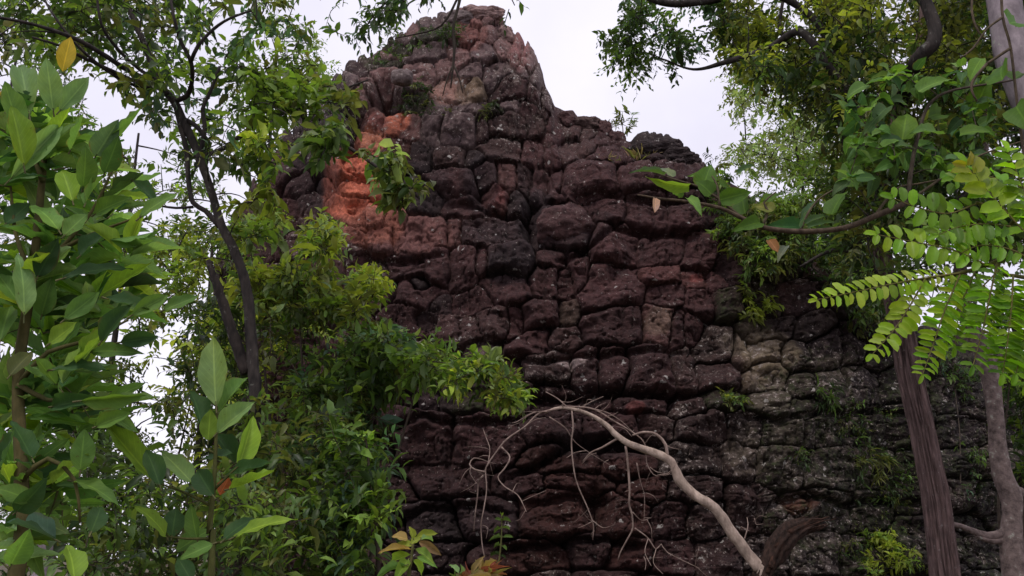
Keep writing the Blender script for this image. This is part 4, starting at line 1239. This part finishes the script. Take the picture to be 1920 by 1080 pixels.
# ------------------------------------------------------------------ twigs of an overhead tree hanging in at the top
o = empty("hanging_branch", P(870, -60, 5.2), "thin dark branch hanging from above in front of the summit with few leaves", "branch")
S, Lf = MB(), MB()
for pts, r in (([(872, -60), (862, 0), (850, 50), (852, 90), (848, 140), (845, 165)], [4, 3.5, 3.2, 3, 2.2, 1.2]), ([(866, -20), (838, 35), (815, 55), (770, 66), (740, 72)], [3, 2.6, 2, 1.5, 1]),
               ([(850, 120), (838, 150), (830, 180)], [2, 1.5, 1]), ([(850, 120), (862, 150), (868, 175)], [2, 1.5, 1]), ([(866, -30), (780, -25), (730, 0), (700, 30), (680, 60)], [3.5, 3, 2.5, 2, 1]), ([(866, -40), (940, -30), (965, 10)], [3, 2, 1]), ([(780, -25), (640, -30), (600, 0)], [3, 2, 1.5])):
    p = px_path(pts, 5.2)
    tube(S, p, np.array(r) * mpp(5.2), 6, (.5, .5, .5), .1, 2, step=.05)
kb = dict(n_twig=3, n_leaf=6, tw=.13, ll=.066, lw=.4, cols=[DK, MD, BL], droop=.8)
foliage(Lf, S, region([(670, 30), (720, 10), (770, -20), (770, 25), (740, 50), (690, 70), (660, 80)], 5.0, 5.4, 22, 0, 60, 81), **kb)
foliage(Lf, S, region([(800, -30), (830, -30), (830, 10), (800, 5)], 5.0, 5.4, 5), **kb)
foliage(Lf, S, region([(935, -10), (975, -10), (970, 20), (940, 15)], 5.0, 5.4, 2), **dict(kb, n_twig=2, n_leaf=4))
foliage(Lf, S, region([(600, -20), (660, -20), (650, 100), (610, 60)], 5.0, 5.4, 5), **dict(kb, n_twig=2, n_leaf=4))
S.build("twigs", M_TWIG, o, origin=o.location)
Lf.build("foliage", M_LEAF, o, origin=o.location)

# ------------------------------------------------------------------ liana with broad leaves across the right shoulder
Yl = 5.6
o = empty("broadleaf_liana", P(1660, 420, Yl), "liana with broad hanging leaves reaching left in front of the rock's right shoulder", "liana")
S, Lf = MB(), MB()
pl = [(1700, 380), (1640, 405), (1580, 428), (1500, 434), (1430, 426), (1390, 408), (1350, 390), (1290, 378), (1235, 372), (1195, 365)]
tube(S, px_path(pl, Yl), np.array([6, 6, 5.5, 5.5, 5, 4.5, 4, 3, 2.5, 1.5]) * mpp(Yl), 7, (1.3, 1.2, 1.1), .12, 3, step=.05)
for pts in ([(1390, 408), (1350, 375), (1310, 350), (1260, 335), (1200, 312)], [(1430, 426), (1440, 395), (1432, 380), (1455, 360)], [(1500, 434), (1515, 400), (1540, 370), (1585, 345)], [(1350, 390), (1345, 350), (1335, 330)], [(1640, 405), (1680, 355), (1720, 345), (1800, 330)], [(1700, 380), (1820, 300), (1930, 260)]):
    p = px_path(pts, Yl)
    tube(S, p, np.linspace(3.2, 1.3, len(p)) * mpp(Yl), 5, (1.2, 1.2, 1.0), .1, 3, step=.05)
BD, BG = (.048, .105, .018), (.045, .09, .04)
rows = [(1245, 328, 1182, 306, 22, BG), (1262, 332, 1236, 306, 26, (.12, .17, .12)), (1318, 352, 1334, 298, 52, BD), (1292, 348, 1208, 344, 30, LB), (1278, 352, 1262, 378, 26, LM), (1334, 364, 1306, 332, 46, BD), (1342, 332, 1288, 322, 26, LM), (1350, 346, 1390, 362, 50, BD),
        (1384, 325, 1424, 298, 16, BG), (1398, 400, 1380, 340, 46, BD), (1502, 427, 1436, 418, 40, (.03, .09, .035)), (1505, 422, 1514, 370, 42, (.06, .12, .075)), (1510, 420, 1562, 392, 18, BG), (1515, 427, 1572, 406, 16, BG), (1530, 432, 1588, 424, 14, BG), (1424, 417, 1378, 426, 34, BD),
        (1560, 402, 1582, 342, 48, BD), (1350, 375, 1420, 355, 40, BD), (1440, 380, 1470, 350, 32, BD), (1475, 462, 1454, 486, 22, (.16, .20, .17)), (1290, 372, 1320, 395, 26, LM), (1450, 395, 1410, 378, 34, (.10, .12, .03)), (1600, 350, 1586, 280, 54, BD), (1692, 262, 1702, 194, 58, (.075, .15, .02)),
        (1662, 202, 1618, 242, 34, BG), (1692, 188, 1662, 182, 22, BG), (1722, 172, 1792, 130, 42, LM), (1760, 252, 1716, 230, 44, LM), (1800, 252, 1862, 235, 40, BD), (1832, 202, 1852, 140, 54, BD), (1624, 160, 1584, 176, 38, LM), (1640, 330, 1630, 372, 28, BG), (1680, 310, 1672, 340, 22, BG), (1730, 300, 1780, 330, 30, BD),
        (1650, 290, 1600, 300, 40, BD), (1740, 220, 1790, 200, 44, BD), (1640, 250, 1680, 280, 40, BD)]
traced_leaves(Lf, rows, Yl, [BD], T_HEART, tilt=.4)
c = region([(1580, 130), (1900, 130), (1930, 330), (1740, 350), (1590, 340)], 5.2, 6.6, 74, -.1, 70, 82)
skl = np.concatenate([catmull(px_path(pl, Yl), .1), catmull(px_path([(1700, 380), (1720, 260), (1760, 180), (1900, 150)], Yl), .1)])
tube(S, px_path([(1700, 380), (1720, 260), (1760, 180), (1900, 150)], Yl), np.array([5, 4, 3, 2]) * mpp(Yl), 6, None, .1, 3, step=.06)
grow(S, skl, c, .005)
for q in c:
    n = rng.integers(3, 6)
    d = unit(rand_dirs(n) + np.array([0, -.2, -.3]))
    le = rng.uniform(.08, .18, n)
    put_leaves(Lf, q + d * .03, d, unit(np.array([0, -.6, .7]) + rng.normal(size=(n, 3)) * .4), le, le * rng.uniform(.5, .7, n), pick_cols(n, [BD, LM, BG, LD]), T_HEART)
S.build("stem", M_TWIG, o, origin=o.location)
Lf.build("foliage", M_BIG, o, origin=o.location)
for row, lab in (((1229, 372, 1230, 394, 14, (.55, .36, .30)), "pale pink withered leaf hanging at the liana tip"), ((1442, 450, 1458, 468, 18, (.16, .08, .035)), "brown withered leaf below the liana")):
    D = MB()
    traced_leaves(D, [row], Yl, [BD], T_OVAL)
    D.build("withered_leaf", M_BIG, o, origin=o.location)['label'] = lab

# big dark leaves in the upper right corner
o = empty("climber", P(1895, 40, 4.5), "climber with large round green leaves beside the pale grey trunk", "climber")
S, Lf = MB(), MB()
for pts, r in (([(1925, 330), (1908, 200), (1895, 90), (1880, 30), (1876, -60)], [3, 3, 3, 3, 3]), ([(1880, 32), (1850, 55), (1825, 90), (1800, 110)], [3, 2, 2, 1.5]), ([(1828, -40), (1822, 20), (1835, 60), (1850, 75)], [2.5, 2.5, 2, 1.5]), ([(1850, 120), (1825, 150), (1822, 170), (1832, 190)], [3, 3, 2.5, 2]), ([(1895, 90), (1850, 120)], [3, 3])):
    tube(S, px_path(pts, 4.5), np.array(r) * mpp(4.5), 6, (1.3, 1.25, 1.1), .1, 3, step=.05)
traced_leaves(Lf, [(1893, 45, 1925, 30, 70, (.045, .11, .02)), (1880, 150, 1865, 105, 66, (.05, .12, .02)), (1840, 110, 1812, 150, 40, LM), (1905, 200, 1930, 240, 60, BD), (1900, 150, 1930, 120, 50, BD)], 4.5, [BD], T_HEART)
S.build("stem", M_TWIG, o, origin=o.location)
Lf.build("foliage", M_BIG, o, origin=o.location)

# ------------------------------------------------------------------ right foreground: feathery compound leaves, lit from behind
Yq = 3.2
o = empty("pinnate_branch", P(1960, 480, Yq), "bright green branch of feathery paired leaflets at the right, lit from behind", "branch")
S, Lf = MB(), MB()
G1, G2, G3 = (.105, .20, .016), (.15, .235, .018), (.070, .14, .016)


def pinnate(pts, ll, sp, w=.42, cols=(G1, G2), ang=75, up=(0, -.92, .38), y=Yq, tipcol=None):
    p = catmull(px_path(pts, y), .01)
    s = np.r_[0, np.cumsum(np.linalg.norm(np.diff(p, axis=0), axis=1))]
    n = max(3, int(s[-1] / (sp * .78 * mpp(y))))
    q = np.linspace(s[-1] * .06, s[-1], n)
    pos = np.stack([np.interp(q, s, p[:, k]) for k in range(3)], -1)
    tan = unit(np.gradient(pos, axis=0))
    upn = unit(np.array(up) + rng.normal(size=3) * .15)
    side = unit(np.cross(upn, tan))
    tube(S, p, np.linspace(.0045, .0018, len(p)), 5, (1.2, 1.1, .8), cap=False)
    L = ll * 1.04 * mpp(y) * np.sin(np.linspace(.5, 2.75, n)) ** .5
    for sg in (1, -1):
        a = math.radians(ang)
        d = unit(tan * math.cos(a) + side * sg * math.sin(a) + rng.normal(size=(n, 3)) * .10 - np.array([0, 0, .12]))
        c = pick_cols(n, cols, .10)
        if tipcol is not None:
            t = np.linspace(0, 1, n)[:, None] ** 3
            c = c * (1 - t) + np.array(tipcol) * t
        keep = rng.random(n) > .04
        L2 = L * np.exp(.10 * rng.normal(size=n))
        put_leaves(Lf, pos[keep], d[keep], unit(upn + rng.normal(size=(n, 3)) * .32)[keep], L2[keep], (L2 * w)[keep], c[keep], T_OVAL)
    put_leaves(Lf, pos[-1:], tan[-1:], upn[None], L[-1], L[-1] * w, pick_cols(1, cols), T_OVAL)


stalks = [([(1990, 470), (1920, 470), (1860, 494), (1800, 512), (1720, 525)], 6, 3), ([(1990, 440), (1900, 400), (1830, 380)], 5, 3), ([(1980, 540), (1920, 520), (1880, 515)], 5, 3), ([(1990, 420), (1930, 400), (1895, 420)], 5, 4)]
for pts, r0, r1 in stalks:
    tube(S, px_path(pts, Yq + .03), np.linspace(r0, r1, len(pts)) * mpp(Yq), 6, (1.0, .9, .7), .1, 3, step=.04)
pinnate([(1800, 512), (1730, 522), (1660, 535), (1600, 548), (1532, 562)], 30, 17, .46, (G2, G2, (.21, .30, .05)))
pinnate([(1735, 522), (1705, 575), (1675, 620), (1636, 664)], 32, 17, .5, (G2, (.20, .30, .04)))
pinnate([(1800, 515), (1772, 580), (1752, 640), (1730, 702)], 34, 15, .34, (G1, G2), 85)
pinnate([(1830, 382), (1780, 400), (1730, 392), (1675, 372)], 46, 24, .46, (G1, G3))
pinnate([(1845, 495), (1790, 470), (1720, 455), (1645, 440)], 44, 26, .48, (G1, G2))
pinnate([(1925, 440), (1880, 390), (1840, 345), (1812, 310)], 62, 24, .44, (G1, G2, G1), 60, tipcol=(.30, .26, .03))
pinnate([(1895, 425), (1850, 420), (1800, 425), (1760, 440)], 44, 22, .45, (G3, G1))
pinnate([(1870, 490), (1855, 560), (1842, 620), (1825, 684)], 40, 16, .36, (G1, G3), 85)
pinnate([(1900, 515), (1896, 580), (1888, 650), (1880, 700)], 42, 17, .4, (G1, G3), 85)
pinnate([(1930, 520), (1925, 590), (1915, 660), (1905, 700)], 42, 17, .4, (G1, G3), 85)
pinnate([(1960, 460), (1930, 380), (1905, 320), (1890, 285)], 52, 22, .44, (G1, G2), 60)
pinnate([(1950, 500), (1900, 470), (1840, 460), (1790, 480)], 38, 20, .42, (G3, G1))
pinnate([(1830, 505), (1810, 550), (1790, 590), (1775, 640)], 34, 16, .38, (G1, G3), 80, y=Yq + .25)
pinnate([(1880, 500), (1840, 540), (1800, 590), (1790, 650)], 36, 17, .38, (G1, G3), 80, y=Yq + .4)
pinnate([(1960, 560), (1945, 620), (1935, 680), (1925, 720)], 40, 17, .4, (G1, G3), 85, y=Yq + .3)
pinnate([(1900, 440), (1840, 440), (1780, 430), (1720, 420)], 40, 20, .44, (G3, G1), y=Yq + .3)
pinnate([(1940, 400), (1890, 350), (1850, 330), (1790, 335)], 46, 20, .44, (G1, G3), y=Yq + .3)
pinnate([(1930, 560), (1890, 560), (1850, 575), (1820, 600)], 34, 16, .4, (G3, G1), y=Yq + .3)
S.build("stalk", M_GREENSTEM, o, origin=o.location)
Lf.build("foliage", M_PIN, o, origin=o.location)

# ------------------------------------------------------------------ bleached dead branch in front of the rock
Yd = 7.0
MD_ = mpp(7.0, 900)
base_d = px_path([(1428, 1085)], Yd)[0]
o = empty("dead_branch", to_ground(base_d), "bleached bare branch arching up leftwards in front of the rock, ending in twigs", "dead branch")
S = MB()
tube(S, np.vstack([to_ground(base_d), base_d * [1, 1, .5], px_path([(1430, 1082), (1420, 1062), (1396, 1030), (1370, 995), (1340, 953), (1305, 930), (1276, 903), (1258, 866), (1226, 849), (1204, 841), (1180, 832), (1156, 816), (1136, 796), (1112, 780), (1086, 770), (1060, 765), (1040, 766), (1022, 774)], Yd)]),
     np.array([15, 14, 12.5, 11, 10.5, 10, 9.5, 9.2, 9, 8.5, 7.5, 7, 6.3, 5.6, 4.8, 4, 3.4, 2.8, 2.3, 1.8]) * MD_, 14, None, .30, 6, step=.03)
tw = [([(1055, 765), (1012, 775), (985, 800), (950, 825), (930, 850), (915, 872), (911, 885), (913, 920), (908, 955), (903, 985), (905, 1020), (910, 1046)], 3.0, 1.8), ([(911, 885), (890, 880), (880, 870), (888, 858), (900, 860)], 3.4, 1.6), ([(906, 892), (897, 902), (894, 930), (889, 965), (886, 995)], 3.2, 1.6),
      ([(940, 838), (956, 858), (946, 880), (934, 896), (946, 914), (970, 930), (982, 952), (986, 962)], 3, 1.2), ([(1072, 770), (1075, 800), (1072, 830), (1077, 880), (1085, 910), (1105, 955), (1115, 985), (1114, 1012)], 3.2, 1.8), ([(1030, 782), (1060, 800), (1080, 825), (1110, 845), (1152, 868)], 2.4, 1),
      ([(1158, 822), (1130, 838), (1110, 846), (1095, 862)], 4.5, 1.4), ([(1252, 858), (1246, 832), (1228, 815), (1205, 812), (1184, 818)], 6, 3.5), ([(1060, 762), (1110, 766), (1150, 788), (1190, 812), (1210, 832), (1214, 868), (1226, 888), (1236, 892)], 3, 1.4), ([(1118, 768), (1142, 772), (1170, 786), (1196, 806)], 2.4, 1.2),
      ([(1173, 836), (1178, 870), (1182, 920), (1182, 945), (1188, 965), (1190, 990), (1180, 1012), (1168, 1036), (1164, 1052)], 4.2, 2), ([(1194, 868), (1203, 900), (1214, 930), (1216, 975)], 2.2, 1.2), ([(1190, 990), (1214, 1008), (1230, 1030), (1240, 1020), (1252, 1036), (1312, 1066)], 2.4, 1.2),
      ([(1064, 764), (1046, 746), (1024, 732)], 2.8, 1.4), ([(1088, 766), (1110, 750), (1136, 736)], 1.8, .8), ([(1396, 1010), (1410, 986), (1416, 968)], 2.4, 1.2), ([(1030, 772), (1000, 776), (970, 795), (960, 800)], 2.2, 1), ([(915, 870), (918, 840), (910, 815), (905, 800)], 2, .8), ([(893, 905), (880, 912), (860, 920)], 1.6, .8), ([(1110, 975), (1128, 990), (1146, 985)], 1.4, .7),
      ([(1186, 960), (1205, 975), (1225, 970)], 1.6, .8), ([(1215, 1010), (1205, 1035), (1212, 1060)], 1.6, .8), ([(1230, 1030), (1222, 1055), (1236, 1075)], 1.6, .8), ([(985, 800), (1002, 790), (1022, 788)], 1.4, .8), ([(1100, 845), (1078, 850), (1060, 862)], 1.4, .7), ([(978, 940), (1000, 930), (1024, 920)], 1.2, .6), ([(905, 985), (915, 990), (912, 1010)], 1.4, .7)]
for _ in range(46):      # fine twiglets off the twigs
    b = tw[rng.integers(0, 22)][0]
    i = rng.integers(1, len(b))
    a = np.array(b[i - 1]) + rng.random() * (np.array(b[i]) - np.array(b[i - 1]))
    d = unit(rng.normal(size=2))
    l = rng.uniform(14, 42)
    tw.append(([tuple(a), tuple(a + d * l * .5 + rng.normal(size=2) * 3), tuple(a + d * l + rng.normal(size=2) * 6)], 1.3, .5))
for pts, r0, r1 in tw:
    p = px_path(pts, Yd)
    p[:, 1] += np.linspace(0, 1, len(p)) * rng.uniform(-.25, .25)
    tube(S, p, np.linspace(r0, r1, len(p)) * .54 * MD_, 6, (.70, .66, .68), .12, 3, step=.03)
S.build("branch", M_DEADWOOD, o, origin=o.location)
S = MB()
def splint(ang, s):
    return .34 * np.abs(np.sin(ang * 5 + s * 3)) + .2 * np.sin(ang * 11 + s * 9) - .2
sp = px_path([(1424, 1088), (1440, 1060), (1456, 1026), (1474, 1003), (1500, 988), (1535, 977), (1575, 967)], Yd)
tube(S, sp[:6], np.array([12, 14, 18, 18, 13, 5]) * MD_, 40, None, .35, 8, splint, step=.02)
spc = catmull(sp, .03)
for k in range(34):     # torn fibres of the break
    i0_ = rng.integers(3, len(spc) // 2); i1_ = rng.integers(i0_ + 5, len(spc))
    seg = spc[i0_:i1_]
    a_ = rng.uniform(0, 6.28); r_ = rng.uniform(9, 24) * MD_
    off_ = np.array([0.25 * math.cos(a_), math.sin(a_) * .8, math.cos(a_)]) * r_
    w_ = np.linspace(1, .55, len(seg))[:, None]
    q_ = seg + off_ * w_ + np.cumsum(rng.normal(size=(len(seg), 3)) * .004, 0)
    tube(S, q_, np.linspace(rng.uniform(3, 6.5), .6, len(seg)) * MD_, 6, tuple(np.array([1, .85, .75]) * rng.uniform(.5, 1.6)), .35, k, step=.02)
b_ = S.build("broken_stub", M_ROT, o, origin=o.location)
b_['label'] = "dark splintered rotten stub at the fork of the branch"

# ------------------------------------------------------------------ small plants at the bottom
Yb_ = 5.2
def small_plant(name, label, cat, rows, stem, Y, tpl, mat=M_BIG, foot_px=None, sr=(4, 2)):
    p = px_path(stem, Y)
    f = to_ground(p[0])
    o = empty(name, f, label, cat)
    S, Lf = MB(), MB()
    pp = np.vstack([f, p])
    tube(S, pp, np.linspace(sr[0], sr[1], len(pp)) * mpp(Y), 6, (.9, .9, .7), .1, 2, step=.04)
    traced_leaves(Lf, rows, Y, [LM], tpl, stemmb=S)
    S.build("stem", M_GREENSTEM, o, origin=f)
    Lf.build("foliage", mat, o, origin=f)
    return o


RY = (.25, .19, .07)
small_plant("seedling", "seedling with yellow-green and reddish drooping leaves at bottom centre", "seedling",
            [(770, 1030, 708, 1026, 14, RY), (765, 1012, 735, 1000, 24, RY), (780, 1008, 826, 994, 15, YG), (785, 1015, 832, 1042, 16, (.33, .22, .12)), (775, 1010, 770, 985, 14, YG), (770, 1040, 716, 1055, 18, LB), (775, 1050, 800, 1080, 20, LB), (780, 1030, 815, 1050, 16, BR), (765, 1050, 740, 1085, 20, LB),
             (760, 1060, 700, 1075, 20, LM), (770, 1020, 790, 1005, 14, YG), (772, 1025, 742, 1012, 14, YG), (782, 1045, 822, 1060, 14, LM), (790, 1012, 815, 1004, 12, LG)],
            [(765, 1110), (770, 1060), (775, 1015)], Yb_, T_LANCE)
small_plant("herb", "slender upright herb with paired small leaves in front of the rock foot", "herb",
            [(940, 976, 926, 970, 6, MD), (942, 976, 955, 972, 6, MD), (941, 968, 940, 958, 5, BR), (941, 990, 925, 994, 6, MD), (943, 990, 956, 988, 6, MD), (940, 1008, 920, 1008, 6, MD), (943, 1007, 962, 1005, 6, MD), (939, 1024, 928, 1020, 6, MD), (941, 1024, 950, 1028, 6, MD), (936, 1040, 918, 1036, 7, DK), (938, 1042, 952, 1046, 6, DK)],
            [(930, 1095), (936, 1050), (940, 1010), (941, 965)], 6.4, T_OVAL, sr=(2, 1))
rows = []
for k in range(26):
    a = rng.uniform(-1.4, 1.4)
    l = rng.uniform(25, 60)
    rows.append((905 + rng.normal() * 8, 1086 + rng.normal() * 6, 905 + math.sin(a) * l, 1082 - math.cos(a) * l * .8, rng.uniform(6, 11), [(.16, .055, .045), (.20, .16, .08), (.15, .14, .055), (.17, .08, .055)][k % 4]))
small_plant("red_rosette_plant", "spiky rosette plant with reddish and cream leaves at the bottom edge", "plant", rows, [(905, 1110), (905, 1088)], 6.0, T_LANCE)
rows = [(860, 1075, 842, 1052, 12, LG), (862, 1075, 870, 1062, 10, MD), (855, 1085, 845, 1066, 12, MD)]
small_plant("seedling", "tiny seedling with one pale grey-green leaf left of the red rosette", "seedling", rows, [(858, 1110), (858, 1085)], 5.8, T_LANCE)
